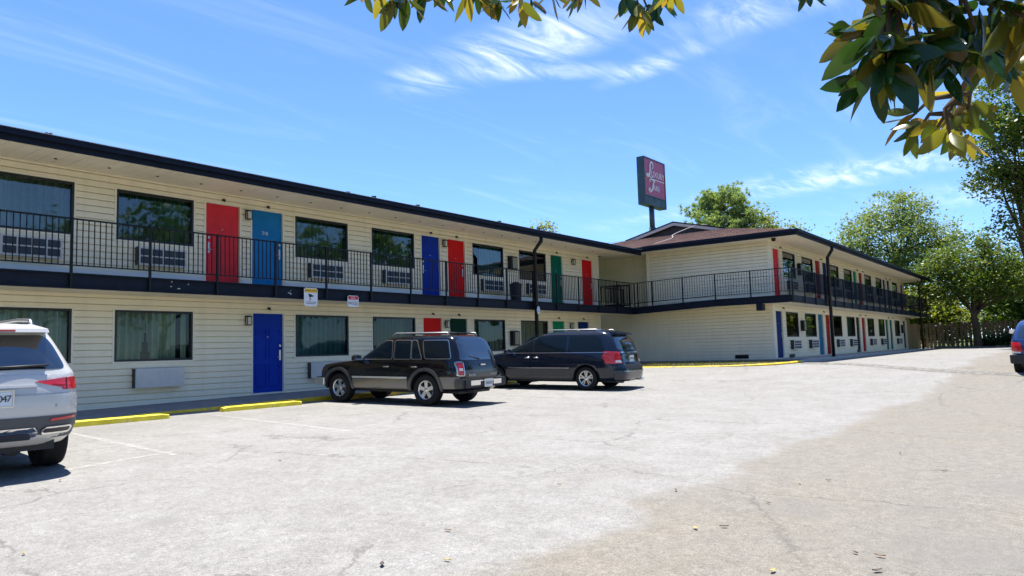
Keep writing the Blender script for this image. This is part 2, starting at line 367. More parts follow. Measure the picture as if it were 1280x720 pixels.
def kerb_run(name, path, wd, h, m, label_struct=True):    # path of (x,y,ztop); rounded kerb
    b = MB(); n = len(path); P = [Vector(p) for p in path]
    prof = [(-wd/2, -h), (-wd/2, -.03), (-wd/2+.03, 0), (wd/2-.03, 0), (wd/2, -.03), (wd/2, -h)]; rings = []
    for i, p in enumerate(P):
        d = (P[min(i+1, n-1)]-P[max(i-1, 0)]); d.z = 0; d.normalize(); q = Vector((d.y, -d.x, 0)); rings.append(len(b.v))
        for a, z in prof:
            j = rnd.uniform(-.006, .006); b.v.append((p.x+q.x*(a+j), p.y+q.y*(a+j), p.z+z+rnd.uniform(-.005, .005)))
    for a, c in zip(rings, rings[1:]):
        for j in range(len(prof)-1): b.f.append((a+j, c+j, c+j+1, a+j+1)); b.m.append(0); b.sm.append(False)
    b.f.append(tuple(rings[0]+j for j in range(6))); b.f.append(tuple(rings[-1]+j for j in reversed(range(6)))); b.m += [0, 0]; b.sm += [False]*2
    return struct(fixn(b.build(name, m)))
kerb_run('yellow_kerb', [(x, 15.57, wzA(x)-.055) for x in np.arange(-12, 27.9, .8)], .17, .35, yellow)
# planted strip in front of the end wall with a curved yellow kerb
isl = [(27.75, 15.5, zz(-.80)), (27.72, 13, zz(-.80)), (27.8, 11, zz(-.79)), (28.05, 9.95, zz(-.76)), (28.6, 9.25, zz(-.74)), (29.5, 8.95, zz(-.72)), (30.6, 8.86, zz(-.70))]
def spline(pts, k=6):
    out = []; P = [Vector(p) for p in pts]
    for i in range(len(P)-1):
        p0, p1, p2, p3 = P[max(i-1, 0)], P[i], P[i+1], P[min(i+2, len(P)-1)]
        for j in range(k):
            t = j/k; out.append(.5*((2*p1)+(p2-p0)*t+(2*p0-5*p1+4*p2-p3)*t*t+(3*p1-p0-3*p2+p3)*t**3))
    return out+[P[-1]]
islp = spline(isl)
kerb_run('yellow_kerb', islp, .17, .3, yellow)
pave('planting_strip', [(p.x+.06, p.y+.0, p.z-.02) for p in islp[::-1]]+[(27.78, 17.7, zz(-.80)), (XE+.1, 17.7, zz(-.72)), (XE+.1, 10.3, zz(-.68)), (XE+.1, 8.95, zz(-.68))], .35, mat('strip_soil', (.11, .10, .05), .95, .1, noise=.5, nscale=4, bump=.6, bscale=20))
pave('walkway', [(XE-1.0, 17.66, zz(-.685)), (XE-1.0, 9.05, zz(-.675)), (XE+.05, 9.05, zz(-.66)), (XE+.05, 17.66, zz(-.67))], .3, walk_m)
def bz(x): return zz(-.655)-.0012*max(0, x-33)
b = MB(); xs = list(np.arange(XE+.05, 68, 3))+[68]
for x0, x1 in zip(xs, xs[1:]):
    b.hexa([(x0, 8.98, bz(x0)-.4), (x1, 8.98, bz(x1)-.4), (x1, YB+.1, bz(x1)-.4), (x0, YB+.1, bz(x0)-.4), (x0, 8.98, bz(x0)-.02), (x1, 8.98, bz(x1)-.02), (x1, YB+.1, bz(x1)), (x0, YB+.1, bz(x0))])
struct(b.build('walkway', conc))
kerb_run('kerb', [(30.6, 8.86, zz(-.70))]+[(x, 8.89, bz(x)-.015) for x in np.arange(31.5, 64, 1.0)], .18, .4, conc)
kerb_run('kerb', [(64.2, 8.6-.9*i, G(64.2, 5)+.12) for i in range(28)], .2, .4, mat('dark_kerb', (.16, .15, .13), .9, .1, noise=.2))
# grass tufts in the strip: uncountable
def grass_blades(name, spots, m, h=(.05, .16)):
    b = MB()
    for x, y, z in spots:
        a = rnd.uniform(0, 6.28); l = rnd.uniform(*h); wd = .006+.05*l; lean = rnd.uniform(.1, .7)*l; c, s = math.cos(a), math.sin(a)
        q = (x+rnd.gauss(0, .02)+lean*c, y+lean*s, z+l)
        b.face([(x-wd*s, y+wd*c, z), (x+wd*s, y-wd*c, z), q])
    o = b.build(name, m); o['kind'] = 'stuff'; return o
grassm = leaf_mat('grass_blades', [(.04, .07, .012), (.10, .11, .03), (.17, .14, .06)], .3, .7)
sp = []
for i in range(4200):
    x, y = rnd.uniform(27.95, XE-1.05), rnd.uniform(9.2, 15.4)
    if x < 28.8 and y < 10.6 and (x-28.9)**2+(y-10.6)**2 > .75: continue
    sp.append((x, y, zz(-.83)+.1*(x-27.8)/4.4))
tag(grass_blades('grass', sp, grassm, (.04, .13)), 'tufty green grass in the strip behind the yellow kerb', 'grass', kind='stuff')
# joint across the lane
b = MB(); jp = [(29.2, 8.3), (28.6, 6.9), (27.6, 5.6), (26.4, 4.4), (25.6, 3.2), (25.0, 2.0), (24.6, .6), (24.3, -1.2), (24.1, -3.5)]
jp = spline([(x, y, 0) for x, y in jp], 10)
for i in range(len(jp)-1):
    def cs(p, q, t):
        d = (q-p).normalized(); n = Vector((d.y, -d.x, 0)); return [(p+n*o).x for o in (0,)]
    p, q = jp[i], jp[i+1]; d = (q-p).normalized(); n = Vector((d.y, -d.x, 0))
    for o0, h0, o1, h1 in ((-.22, 0, -.07, .05), (-.07, .05, .07, .05), (.07, .05, .22, 0)):
        f = []
        for pp, o, h in ((p, o0, h0), (q, o0, h0), (q, o1, h1), (p, o1, h1)):
            v = pp+n*o; f.append((v.x, v.y, G(v.x, v.y)+.004+h))
        b.face(f, 0, True)
struct(fixn(b.build('speed_bump', mat('patched_asphalt', (.18, .17, .152), .9, .1, noise=.35, nscale=6, bump=.5, bscale=40))))
# worn bay lines
lm = bpy.data.materials.new('worn_line_paint'); lm.use_nodes = True; t = lm.node_tree; bs = t.nodes['Principled BSDF']; bs.inputs['Base Color'].default_value = (.62, .60, .56, 1); bs.inputs['Roughness'].default_value = .8
tr = t.nodes.new('ShaderNodeBsdfTransparent'); mx = t.nodes.new('ShaderNodeMixShader'); nn = t.nodes.new('ShaderNodeTexNoise'); nn.inputs['Scale'].default_value = 14; nn.inputs['Detail'].default_value = 8; nn.inputs['Roughness'].default_value = .75
co = t.nodes.new('ShaderNodeTexCoord'); t.links.new(co.outputs['Object'], nn.inputs['Vector']); mr = t.nodes.new('ShaderNodeMapRange'); mr.inputs['From Min'].default_value = .42; mr.inputs['From Max'].default_value = .62; mr.inputs['To Max'].default_value = .42
t.links.new(nn.outputs[0], mr.inputs[0]); t.links.new(mr.outputs[0], mx.inputs[0]); t.links.new(tr.outputs[0], mx.inputs[1]); t.links.new(bs.outputs[0], mx.inputs[2]); t.links.new(mx.outputs[0], t.nodes['Material Output'].inputs[0])
b = MB()
def line(x0, y0, x1, y1, wd=.1):
    n = 12; d = Vector((x1-x0, y1-y0)); l = d.length; d /= l; q = (-d.y*wd/2, d.x*wd/2)
    for i in range(n):
        a, c = i/n, (i+1)/n; pa = (x0+(x1-x0)*a, y0+(y1-y0)*a); pc = (x0+(x1-x0)*c, y0+(y1-y0)*c)
        b.face([(u+q[0]*s, v+q[1]*s, G(u+q[0]*s, v+q[1]*s)+.006) for (u, v), s in ((pa, -1), (pa, 1), (pc, 1), (pc, -1))][::-1])
line(5.55, 14.2, 5.2, 9.6); line(8.55, 14.2, 8.2, 9.6); line(11.6, 14.2, 11.4, 10.2); line(3.6, 9.5, 5.4, 9.95); line(15.4, 14.2, 15.2, 10.2); line(22.5, 14.2, 22.3, 10.4)
struct(b.build('parking_lines', lm))

# ------------------------------------------------------------------ siding walls
LAP = .148
def siding_wall(mb, a0, a1, z0, z1, openings, P, mi=0):
    """lap siding between a0..a1 and z0..z1; P(a, z, out) -> point; openings (a0,a1,z0,z1)."""
    GR = .019; n = int((z1-z0)/LAP)+1
    cuts = sorted({z0, z1}|{z for o in openings for z in (o[2], o[3]) if z0 < z < z1}|{z0+i*LAP+g for i in range(n) for g in (0, GR) if z0+i*LAP+g < z1})
    for c0, c1 in zip(cuts, cuts[1:]):
        if c1-c0 < 1e-4: continue
        zm = (c0+c1)/2; k = math.floor((zm-z0)/LAP+1e-6); base = z0+k*LAP; groove = zm-base < GR
        segs = [(a0, a1)]
        for o in openings:
            if o[2] < zm < o[3]:
                ns = []
                for s in segs:
                    if o[1] <= s[0] or o[0] >= s[1]: ns.append(s); continue
                    if o[0] > s[0]: ns.append((s[0], o[0]))
                    if o[1] < s[1]: ns.append((o[1], s[1]))
                segs = ns
        for s0, s1 in segs:
            if groove:
                mb.face([P(s0, c0, -.03), P(s1, c0, -.03), P(s1, c1, -.03), P(s0, c1, -.03)], mi)
                if abs(c0-base) < 1e-6: mb.face([P(s0, c0, .012), P(s1, c0, .012), P(s1, c0, -.03), P(s0, c0, -.03)], mi)
                if abs(c1-base-GR) < 1e-6: mb.face([P(s0, c1, -.03), P(s1, c1, -.03), P(s1, c1, .024), P(s0, c1, .024)], mi)
            else:
                f = lambda z: .024-.012*(z-base-GR)/(LAP-GR)
                mb.face([P(s0, c0, f(c0)), P(s1, c0, f(c0)), P(s1, c1, f(c1)), P(s0, c1, f(c1))], mi)
door_cols = {'red': (.70, .045, .06), 'bright_red': (.68, .018, .02), 'steel_blue': (.016, .19, .46), 'royal': (.012, .045, .36), 'navy': (.010, .03, .14), 'green': (.006, .13, .085), 'dark_green': (.006, .045, .03), 'bright_green': (.01, .22, .10), 'maroon': (.30, .02, .015), 'near_black': (.012, .016, .014), 'teal': (.01, .10, .11), 'pale_blue': (.02, .14, .26)}
def dm(c): return mat(c.replace('_', ' ')+' door paint', door_cols[c], .65, .06, noise=.13, nscale=2.2)
def wall_door(par, x0, x1, zb, zt, y, c, handle='R', panels=True, word=None):
    b = MB(); b.box(x0, x1, y+.03, y+.08, zb, zt)
    w_ = x1-x0; h = zt-zb
    if panels:
        for fx in (.12, .55):
            for f0, f1 in ((.08, .36), (.42, .66), (.72, .80)):
                pa, pb = x0+fx*w_, x0+(fx+.33)*w_; qa, qb = zb+f0*h, zb+f1*h
                for q in ((pa, pb, qa, qa+.016), (pa, pb, qb-.016, qb), (pa, pa+.016, qa+.017, qb-.017), (pb-.016, pb, qa+.017, qb-.017)): b.box(q[0], q[1], y+.012, y+.0295, q[2], q[3])
    d = b.build('door', dm(c), par); d['label'] = {'steel_blue': 'bright mid blue', 'royal': 'royal blue', 'bright_red': 'vivid red'}.get(c, c.replace('_', ' '))+' door'
    f = MB()
    for q in ((x0-.055, x0-.004, zb, zt+.05), (x1+.004, x1+.055, zb, zt+.05), (x0-.004, x1+.004, zt+.004, zt+.05)): f.box(q[0], q[1], y-.03, y+.08, q[2], q[3])
    f.box(x0-.05, x1+.05, y-.02, y+.085, zb-.05, zb-.004)
    f.build('door_frame', trim_m, d)
    hx = x1-.09 if handle == 'R' else x0+.09; s = -1 if handle == 'R' else 1
    k = MB(); k.tube([((x0+x1)/2, y+.005, zb+1.5), ((x0+x1)/2, y+.03, zb+1.5)], .014, 8); k.build('peephole', steel_m, d)
    k = MB(); k.tube([(hx, y-.0, zb+1.26), (hx, y+.03, zb+1.26)], .032, 10); k.build('deadbolt', steel_m, d)
    k = MB(); k.box(hx-.03, hx+.03, y+.008, y+.021, zb+.86, zb+1.14); k.tube([(hx, y-.03, zb+.95), (hx+s*.11, y-.03, zb+.95)], .011, 6); k.tube([(hx, y+.01, zb+.95), (hx, y-.03, zb+.95)], .011, 6)
    k.build('handle', steel_m, d)
    if word: text(word, .13, Matrix.Translation(((x0+x1)/2-.05, y+.028, zb+1.55)) @ Matrix.Rotation(R(90), 4, 'X'), white_m, d, 'room_number')
    return d
curt = bpy.data.materials.new('curtain_cloth'); curt.use_nodes = True
def cmat(name, c):
    m = mat(name, c, .85, .1, noise=.15, nscale=3); return m
CUR = [cmat('sage curtain', (.27, .34, .25)), cmat('teal curtain', (.07, .17, .17)), cmat('green curtain', (.06, .125, .08)), cmat('pale curtain', (.24, .26, .20))]
def wall_window(par, x0, x1, z0, z1, y, cm=0, gap=None, half=None):
    f = MB(); t = .05
    for q in ((x0, x1, z0, z0+t), (x0, x1, z1-t, z1), (x0, x0+t, z0+t, z1-t), (x1-t, x1, z0+t, z1-t)): f.box(q[0], q[1], y-.025, y+.09, q[2], q[3])
    fr = f.build('window', frame_m, par)
    tb = MB()
    for q in ((x0-.045, x1+.045, z0-.045, z0-.001), (x0-.045, x1+.045, z1+.001, z1+.045), (x0-.045, x0-.001, z0-.001, z1+.001), (x1+.001, x1+.045, z0-.001, z1+.001)): tb.box(q[0], q[1], y-.03, y+.05, q[2], q[3])
    tb.build('window_trim', trim_m, fr)
    p = MB(); p.face([(x0+t, y+.02, z0+t), (x1-t, y+.02, z0+t), (x1-t, y+.02, z1-t), (x0+t, y+.02, z1-t)]); p.build('pane', pane_m if z0 > 3 else pane_l, fr)
    c = MB(); n = 90; rr = random.Random(int(x0*97+z0*13)); ph = rr.uniform(0, 6); lam = rr.uniform(.13, .17)
    cols = []
    for i in range(n+1):
        x = x0+.02+(x1-x0-.04)*i/n; cols.append((x, y+.21+.075*math.sin(2*math.pi*x/lam+ph+.6*math.sin(x*5))*(.7+.3*math.sin(x*3.1))+.012*math.sin(x*23+ph)))
    for (xa, ya), (xb, yb) in zip(cols, cols[1:]):
        u = ((xa+xb)/2-x0)/(x1-x0)
        if half and half[0] < u < half[1]: continue
        zlo = z0
        if gap and abs(u-gap) < .055:
            ztop = z0+(z1-z0)*.93*(1-abs(u-gap)/.055)
            c.face([(xa, ya, ztop), (xb, yb, ztop), (xb, yb, z1), (xa, ya, z1)], 0, True); continue
        c.face([(xa, ya, zlo), (xb, yb, zlo), (xb, yb, z1), (xa, ya, z1)], 0, True)
    c.build('curtain', CUR[cm], fr)
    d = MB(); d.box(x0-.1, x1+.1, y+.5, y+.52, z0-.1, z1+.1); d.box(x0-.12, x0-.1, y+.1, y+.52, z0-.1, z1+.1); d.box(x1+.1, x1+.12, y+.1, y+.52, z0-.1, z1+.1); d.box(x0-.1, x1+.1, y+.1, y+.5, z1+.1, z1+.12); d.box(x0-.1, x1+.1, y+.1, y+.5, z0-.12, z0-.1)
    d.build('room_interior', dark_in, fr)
    return fr
def wall_ac(par, x0, x1, z0, z1, y, style):
    b = MB(); yo = y-.20
    b.box(x0, x1, yo+.012, y+.05, z0, z1, 0 if style == 'panel' else 0)
    b.box(x0-.004, x0, yo+.03, y, z0+.005, z1-.005, 1)
    a = b.build('air_conditioner', [ac_m, acside], par)
    g = MB()
    if style == 'panel':
        g.box(x0+.02, x1-.02, yo, yo+.011, z0+.015, z1-.015, 0); n = 26
        for i in range(n):
            x = x0+.04+(x1-x0-.08)*i/n; g.box(x, x+.008, yo-.004, yo-.0005, z0+.03, z1-.03, 0)
        g.build('grille', [ac_m], a)
    else:
        nx, nz = (4, 2) if style == 'grid' else (3, 3); m_ = .03
        cw, ch = (x1-x0-2*m_)/nx, (z1-z0-2*m_)/nz
        for i in range(nx):
            for j in range(nz):
                g.box(x0+m_+i*cw+.016, x0+m_+(i+1)*cw-.016, yo+.004, yo+.011, z0+m_+j*ch+.016, z0+m_+(j+1)*ch-.016, 0)
        g.build('grille', [acdark], a)
    return a
def lantern(par, x, z, y):
    b = MB(); b.box(x-.05, x+.05, y-.03, y, z-.02, z+.12, 0); b.box(x-.075, x+.075, y-.15, y-.031, z+.12, z+.15, 0)
    for sx in (-.065, .065):
        for sy in (-.14, -.045): b.box(x+sx-.007, x+sx+.007, y+sy-.007, y+sy+.007, z-.08, z+.119, 0)
    b.box(x-.07, x+.07, y-.145, y-.036, z-.10, z-.081, 0)
    o = b.build('wall_lantern', black_m, par); g = MB(); g.box(x-.05, x+.05, y-.13, y-.05, z-.078, z+.115); g.build('lamp_glass', mat('frosted_glass', (.62, .60, .52), .4), o)
def sensor(par, x, z, y):
    b = MB(); b.box(x-.03, x+.03, y-.07, y, z, z+.05); b.tube([(x, y-.07, z+.01), (x, y-.10, z-.02)], .02, 6); b.build('door_sensor', black_m, par)
def cabinet(par, x0, x1, z0, z1, y):
    b = MB(); b.box(x0, x1, y-.15, y, z0, z1); o = b.build('extinguisher_cabinet', black_m, par)
    g = MB(); g.box(x0+.14, x1-.04, y-.155, y-.151, z0+.05, z1-.05); g.build('cabinet_door', mat('cabinet_panel', (.30, .27, .18), .4), o)

# ------------------------------------------------------------------ wing A building
A = thing('motel_building', 'long cream motel wing with flat dark eave and colourful doors, at left', 'building', (18, YA, ZO-.9))
def AP(par): par['_'] = 0
def child(o, par):                 # keep world coordinates for parts under a moved empty
    o.parent = par; o.matrix_parent_inverse = Matrix.Translation(par.location).inverted() if par.rotation_euler.z == 0 else (Matrix.Translation(par.location) @ Matrix.Rotation(par.rotation_euler.z, 4, 'Z')).inverted()
    return o
A.location = (0, 0, 0); 
XA0, XA1 = -6.0, 29.86
Lwin = [(-2.6+.0, -.75), (.25, 2.1), (5.22, 7.13), (8.05, 9.95), (13.02, 14.95), (15.92, 17.82), (20.86, 22.72), (23.74, 25.64)]
opsL = [(a, b_, A_LB, A_LT) for a, b_ in Lwin]; opsU = [(a, b_, A_UB, A_UT) for a, b_ in Lwin]
Ld = [(3.9, 4.82, 'green', 'L'), (11.66, 12.62, 'royal', 'R'), (18.2, 19.12, 'bright_red', 'L'), (19.55, 20.47, 'dark_green', 'R'), (26.0, 26.92, 'bright_green', 'R'), (28.0, 28.92, 'navy', 'R')]
Ud = [(2.55, 3.5, 'red', 'L'), (3.9, 4.82, 'navy', 'R'), (10.29, 11.25, 'red', 'L'), (11.63, 12.60, 'steel_blue', 'R'), (18.18, 19.08, 'royal', 'L'), (19.51, 20.43, 'bright_red', 'R'), (26.0, 26.9, 'green', 'R'), (28.5, 29.42, 'bright_red', 'R')]
opsL += [(a-.05, b_+.05, A_LF-.05, A_LT+.05) for a, b_, c, h in Ld]; opsU += [(a-.05, b_+.05, A_DK-.03, A_UT+.05) for a, b_, c, h in Ud]
wA = MB()
PA = lambda a, z, o: (a, YA-o, z)
siding_wall(wA, XA0, XA1, zz(-1.06), A_FB+.1, opsL, PA)
siding_wall(wA, XA0, XA1, A_FB+.1, A_SOF+.12, opsU, PA)
wA.box(XA0, XA1+.0, YA+6, YA+6.1, zz(-1.2), A_SOF+.1)
for x0 in (XA0-.08, XA1): wA.box(x0, x0+.08, YA+.021, YA+5.99, zz(-1.2), A_SOF+.1)
wA.build('wall', siding, A)
for q in ((XA1-.02, XA1+.10, YA-.045, YA+.02, A_DK+.01, A_SOF), (XA1-.02, XA1+.10, YA-.045, YA+.02, zz(-1.0), A_FB)): b = MB(); b.box(*q); b.build('corner_trim', trim_m, A)
cur_ = XA0
for x0, x1 in sorted((a_-.07, c_+.07) for a_, c_, *_ in Ud)+[(XA1-.03, XA1)]:
    b = MB(); b.box(cur_, x0, YA-.04, YA-.026, A_DK+.02, A_DK+.25); b.build('baseboard', mat('white_baseboard', (.82, .82, .80), .5), A); cur_ = x1
for i, (x0, x1) in enumerate(Lwin):
    wall_window(A, x0, x1, A_LB, A_LT, YA, (2, 0, 0, 0, 1, 2, 2, 3)[i], gap=.44 if i == 3 else None, half=(.84, .90) if i == 3 else ((.86, 1.0) if i == 5 else None))
    wall_window(A, x0, x1, A_UB, A_UT, YA, (2, 2, 3, 2, 2, 2, 1, 1)[i], half=(.0, .35) if i == 6 else ((0, 1) if i == 7 else None))
    wall_ac(A, x0+.42, x0+1.6, A_LB-.63, A_LB-.17, YA, 'panel')
    wall_ac(A, x0+.45, x0+1.63, A_UB-.58, A_UB-.14, YA, 'grid')
for x0, x1, c, h in Ld: wall_door(A, x0, x1, A_LF, A_LT, YA, c, h); sensor(A, (x0+x1)/2, A_LT+.12, YA-.01)
for x0, x1, c, h in Ud: wall_door(A, x0, x1, A_DK+.02, A_UT, YA, c, h, panels=False, word='210' if c == 'steel_blue' else None); sensor(A, (x0+x1)/2, A_UT+.1, YA-.01)
for x, z in ((11.47, 3.83), (19.29, 3.83), (27.7, 3.83), (3.7, 3.83)): lantern(A, x, zz(z), YA-.02)
for x, z in ((11.47, .98), (19.33, .98), (27.4, .98)): lantern(A, x, zz(z), YA-.02)
cabinet(A, 23.0, 23.45, zz(3.2), zz(3.72), YA-.02); cabinet(A, 23.02, 23.46, zz(.2), zz(.78), YA-.02)
# roof, fascia, soffit
rA = MB(); YE = 15.92
rA.face([(XA0-.6, YE, A_ET), (31.0, YE, A_ET), (34.5, 21.5, A_ET+.6), (XA0-.6, 21.5, A_ET+.6)]); rA.face([(XA0-.6, 21.5, A_ET+.6), (34.5, 21.5, A_ET+.6), (34.5, 27, A_ET), (XA0-.6, 27, A_ET)])
ro = rA.build('roof', dshingle, A)
fA = MB(); fA.box(XA0-.6, 31.02, YE-.03, YE-.002, A_EB, A_ET+.005)
fA.box(XA0-.6, 30.9, YE-.13, YE-.032, A_ET-.11, A_ET-.01); fA.box(XA0-.6, 30.9, YE-.145, YE-.131, A_ET-.03, A_ET-.0)
fA.build('fascia', navy, ro)
fA = MB(); fA.box(XA0-.6, 30.95, YE-.15, YE+.1, A_ET+.006, A_ET+.018); fA.build('drip_edge', mat('pale_drip_edge', (.55, .56, .57), .4, .5, metal=.3), ro)
sA = MB(); n = 0; x = XA0-.6
while x < 31.0:
    sA.box(x, min(x+.29, 31.0), YE, YA+.1, A_SOF-.0, A_SOF+.02); x += .30
sA.box(XA0-.6, 31.0, YE+.001, YA+.1, A_SOF+.021, A_SOF+.05); sA.build('soffit', soffit_m, ro)
vA = MB()
x = 4.3
while x < 30:
    vA.tube([(x, 17.0, A_SOF), (x, 17.0, A_SOF-.012)], .035, 8); x += 1.1
vA.build('soffit_light', black_m, ro)
for x, y, h in ((6.2, 16.6, .14), (7.6, 16.75, .10), (14.2, 16.7, .16), (15.4, 16.9, .22), (17.2, 16.8, .2), (21.5, 16.8, .2), (24.2, 16.9, .24), (25.8, 17, .2)):
    v = MB(); zr = A_ET+.107*(y-YE); v.tube([(x, y, zr-.02), (x, y, zr+h)], .05, 10); v.tube([(x, y, zr+h), (x, y, zr+h+.05)], .075, 10); v.build('vent_pipe', black_m, ro)
# balcony
YD = 16.35
bA = MB(); bA.box(XA0, 32.15, YD+.012, YA-.03, A_FB+.08, A_DK); dk = bA.build('balcony', conc, A)
fA = MB(); fA.box(XA0, 30.95, YD-.006, YD+.01, A_FB, A_DK-.005); fA.box(XA0, 30.95, YD-.07, YD-.007, A_DK-.03, A_DK-.006); fA.box(XA0, 30.95, YD-.07, YD-.007, A_FB, A_FB+.025)
fA.build('balcony_fascia', navy, dk)
fA = MB(); fA.box(XA0, 31.0, YD+.02, YA-.03, A_FB+.02, A_FB+.04); fA.build('underside', soffit_m, dk)
ch_ = MB(); rq = random.Random(5)
for i in range(8):
    x, z = rq.choice((8.75, 8.8, 9.15, 9.2, 12.0)) + rq.uniform(-.12, .12), rq.uniform(A_FB+.05, A_DK-.06); a_, c_2 = rq.uniform(.012, .045), rq.uniform(.006, .02)
    ch_.face([(x-a_, YD-.0085, z), (x-a_*.2, YD-.0085, z-c_2), (x+a_, YD-.0085, z-c_2*.3), (x+a_*.3, YD-.0085, z+c_2)])
ch_.build('peeled_paint', mat('bare_primer', (.55, .55, .54), .7), dk)
posts = [6.57+1.625*i for i in range(-7, 16)]
RT, RB = zz(3.0), zz(2.03)
ra = MB(); ra.box(XA0, 30.94, YD-.03, YD+.02, RT-.03, RT); ra.box(XA0, 30.94, YD-.02, YD+.01, RB-.025, RB); rl = ra.build('railing', black_m, A)
for x in posts:
    p = MB(); p.box(x-.024, x+.024, YD-.075, YD-.0315, A_FB+.03, RT-.002); p.build('railing_post', black_m, rl)
ba = MB()
for x0, x1 in zip(posts, posts[1:]):
    for i in range(1, 14):
        x = x0+(x1-x0)*i/14; ba.box(x-.0085, x+.0085, YD-.014, YD+.003, RB, RT-.03)
ba.build('balusters', black_m, rl)
# landing with its stair railings
def panel_rail(p0, p1, zb, zt, n, r=.02):
    m = MB(); a, c = Vector((*p0, 0)), Vector((*p1, 0))
    for z in (zb, zt): m.tube([(a.x, a.y, z), (c.x, c.y, z)], r, 6)
    for i in range(n+1):
        q = a.lerp(c, i/n); m.tube([(q.x, q.y, zb-(.12 if i in (0, n) else 0)), (q.x, q.y, zt)], r if i in (0, n) else .011, 6)
    return m
panel_rail((30.1, 16.55), (30.1, 17.6), A_DK+.12, A_DK+1.0, 8, .03).build('stair_railing', black_m, rl)
panel_rail((30.2, 17.4), (31.9, 17.4), A_DK+.12, A_DK+.95, 12, .03).build('stair_railing', black_m, rl)
panel_rail((30.86, 16.5), (30.86, 17.35), A_DK+.12, A_DK+1.05, 6, .035).build('stair_railing', black_m, rl)
# stair in the passage
st = MB()
for i in range(12):
    st.box(30.0, 32.1, YA+.8+i*.27, YA+.8+(i+1)*.27, A_LF+i*.21+.14, A_LF+i*.21+.18)
st.hexa([(31.95, YA+.7, A_LF), (32.05, YA+.7, A_LF), (32.05, YA+4.1, A_DK-.25), (31.95, YA+4.1, A_DK-.25), (31.95, YA+.7, A_LF+.25), (32.05, YA+.7, A_LF+.25), (32.05, YA+4.1, A_DK), (31.95, YA+4.1, A_DK)])
st.tube([(30.2, YA+.4, zz(.75)), (31.9, YA+1.2, zz(1.35))], .03, 6, 1); st.tube([(30.2, YA+.4, zz(.35)), (31.9, YA+1.2, zz(.95))], .03, 6, 1)
st.build('staircase', [navy, ac_m], A)
# column / downspout on wing A
def column(par, x, y, z0, z1, yt, r=.06):
    m = MB(); m.tube([(x, yt, z1), (x, yt, z1-.16), (x, y, z1-.5), (x, y, z0)], r, 10); m.box(x-.12, x+.12, y-.12, y+.12, z0-.02, z0+.02); return m.build('column', black_m, par)
column(A, 22.84, 16.18, wzA(22)-.03, A_EB+.02, YE-.06, .075)

# ------------------------------------------------------------------ wing B building
B = thing('motel_building', 'cream motel wing with brown shingled roof and a blank end wall, at right', 'building')
XB1 = 63.45; YBK = 22.5
w_ = MB(); PE = lambda a, z, o: (XE-o, a, z)
siding_wall(w_, YB, 17.66, zz(-.75), B_FB+.06, [], PE); siding_wall(w_, YB, 16.2, B_FB+.06, B_SOF+.1, [], PE)
PE2 = lambda a, z, o: (33.1-o, a, z)
siding_wall(w_, 16.2, YBK, A_DK, B_SOF+.1, [], PE2); w_.face([(XE, 16.2, A_DK), (33.1, 16.2, A_DK), (33.1, 16.2, B_SOF), (XE, 16.2, B_SOF)])
w_.face([(XE, 17.66, A_LF-.2), (XE, YBK, A_LF-.2), (XE, YBK, A_DK), (XE, 17.66, A_DK)])
xw = [(33.88, 35.74), (36.79, 38.70), (41.98, 43.79), (44.92, 46.83), (50.1, 52.0), (53.33, 55.24), (58.75, 60.65)]
ed = [(32.48, 33.38, 'navy'), (39.07, 40.0, 'pale_blue'), (40.47, 41.39, 'maroon'), (47.15, 48.05, 'near_black'), (48.6, 49.5, 'maroon'), (55.6, 56.5, 'green'), (57.0, 57.9, 'teal'), (62.0, 62.9, 'near_black')]
ud = [(32.55, 33.42, 'red'), (39.15, 40.05, 'maroon'), (40.5, 41.4, 'navy'), (47.15, 48.05, 'bright_green'), (48.6, 49.5, 'maroon'), (55.6, 56.5, 'navy'), (57.0, 57.9, 'near_black'), (62.0, 62.9, 'maroon')]
oL = [(a, c, B_LB, B_LT) for a, c in xw]+[(a-.05, c+.05, B_LF-.06, B_LT+.05) for a, c, _ in ed]
oU = [(a, c, B_UB, B_UT) for a, c in xw]+[(a-.05, c+.05, B_DK-.03, B_UT+.05) for a, c, _ in ud]
PB = lambda a, z, o: (a, YB-o, z)
siding_wall(w_, XE, XB1, zz(-.78), B_FB+.06, oL, PB); siding_wall(w_, XE, XB1, B_FB+.06, B_SOF+.1, oU, PB)
w_.box(XE+.05, XB1, YBK, YBK+.1, zz(-1), B_SOF); w_.face([(XB1, YB, zz(-1)), (XB1, YBK, zz(-1)), (XB1, YBK, B_SOF), (XB1, YB, B_SOF)])
w_.build('wall', siding, B)
for z0, z1 in ((zz(-.74), B_FB), (B_DK+.01, B_SOF)):
    c_ = MB(); c_.box(XE-.035, XE+.09, YB-.035, YB-.021, z0, z1); c_.box(XE-.035, XE-.021, YB-.0205, YB+.09, z0, z1); c_.build('corner_trim', trim_m, B)
    c_ = MB(); c_.box(XB1-.1, XB1+.02, YB-.035, YB-.021, z0, z1); c_.build('corner_trim', trim_m, B)
c_ = MB(); c_.box(XE-.035, XE+.03, 16.11, 16.235, A_DK, B_SOF); c_.build('corner_trim', trim_m, B)
for i, (x0, x1) in enumerate(xw):
    wall_window(B, x0, x1, B_LB, B_LT, YB, (2, 2, 2, 2, 2, 2, 2)[i], half=(0, 1) if i in (0, 2, 4) else None)
    wall_window(B, x0, x1, B_UB, B_UT, YB, (2, 3, 3, 3, 3, 2, 2)[i], half=(0, 1) if i in (0, 1) else None)
    wall_ac(B, x0+.5, x0+1.6, B_LB-.56, B_LB-.14, YB, 'grid3'); wall_ac(B, x0+.5, x0+1.6, B_UB-.56, B_UB-.14, YB, 'grid3')
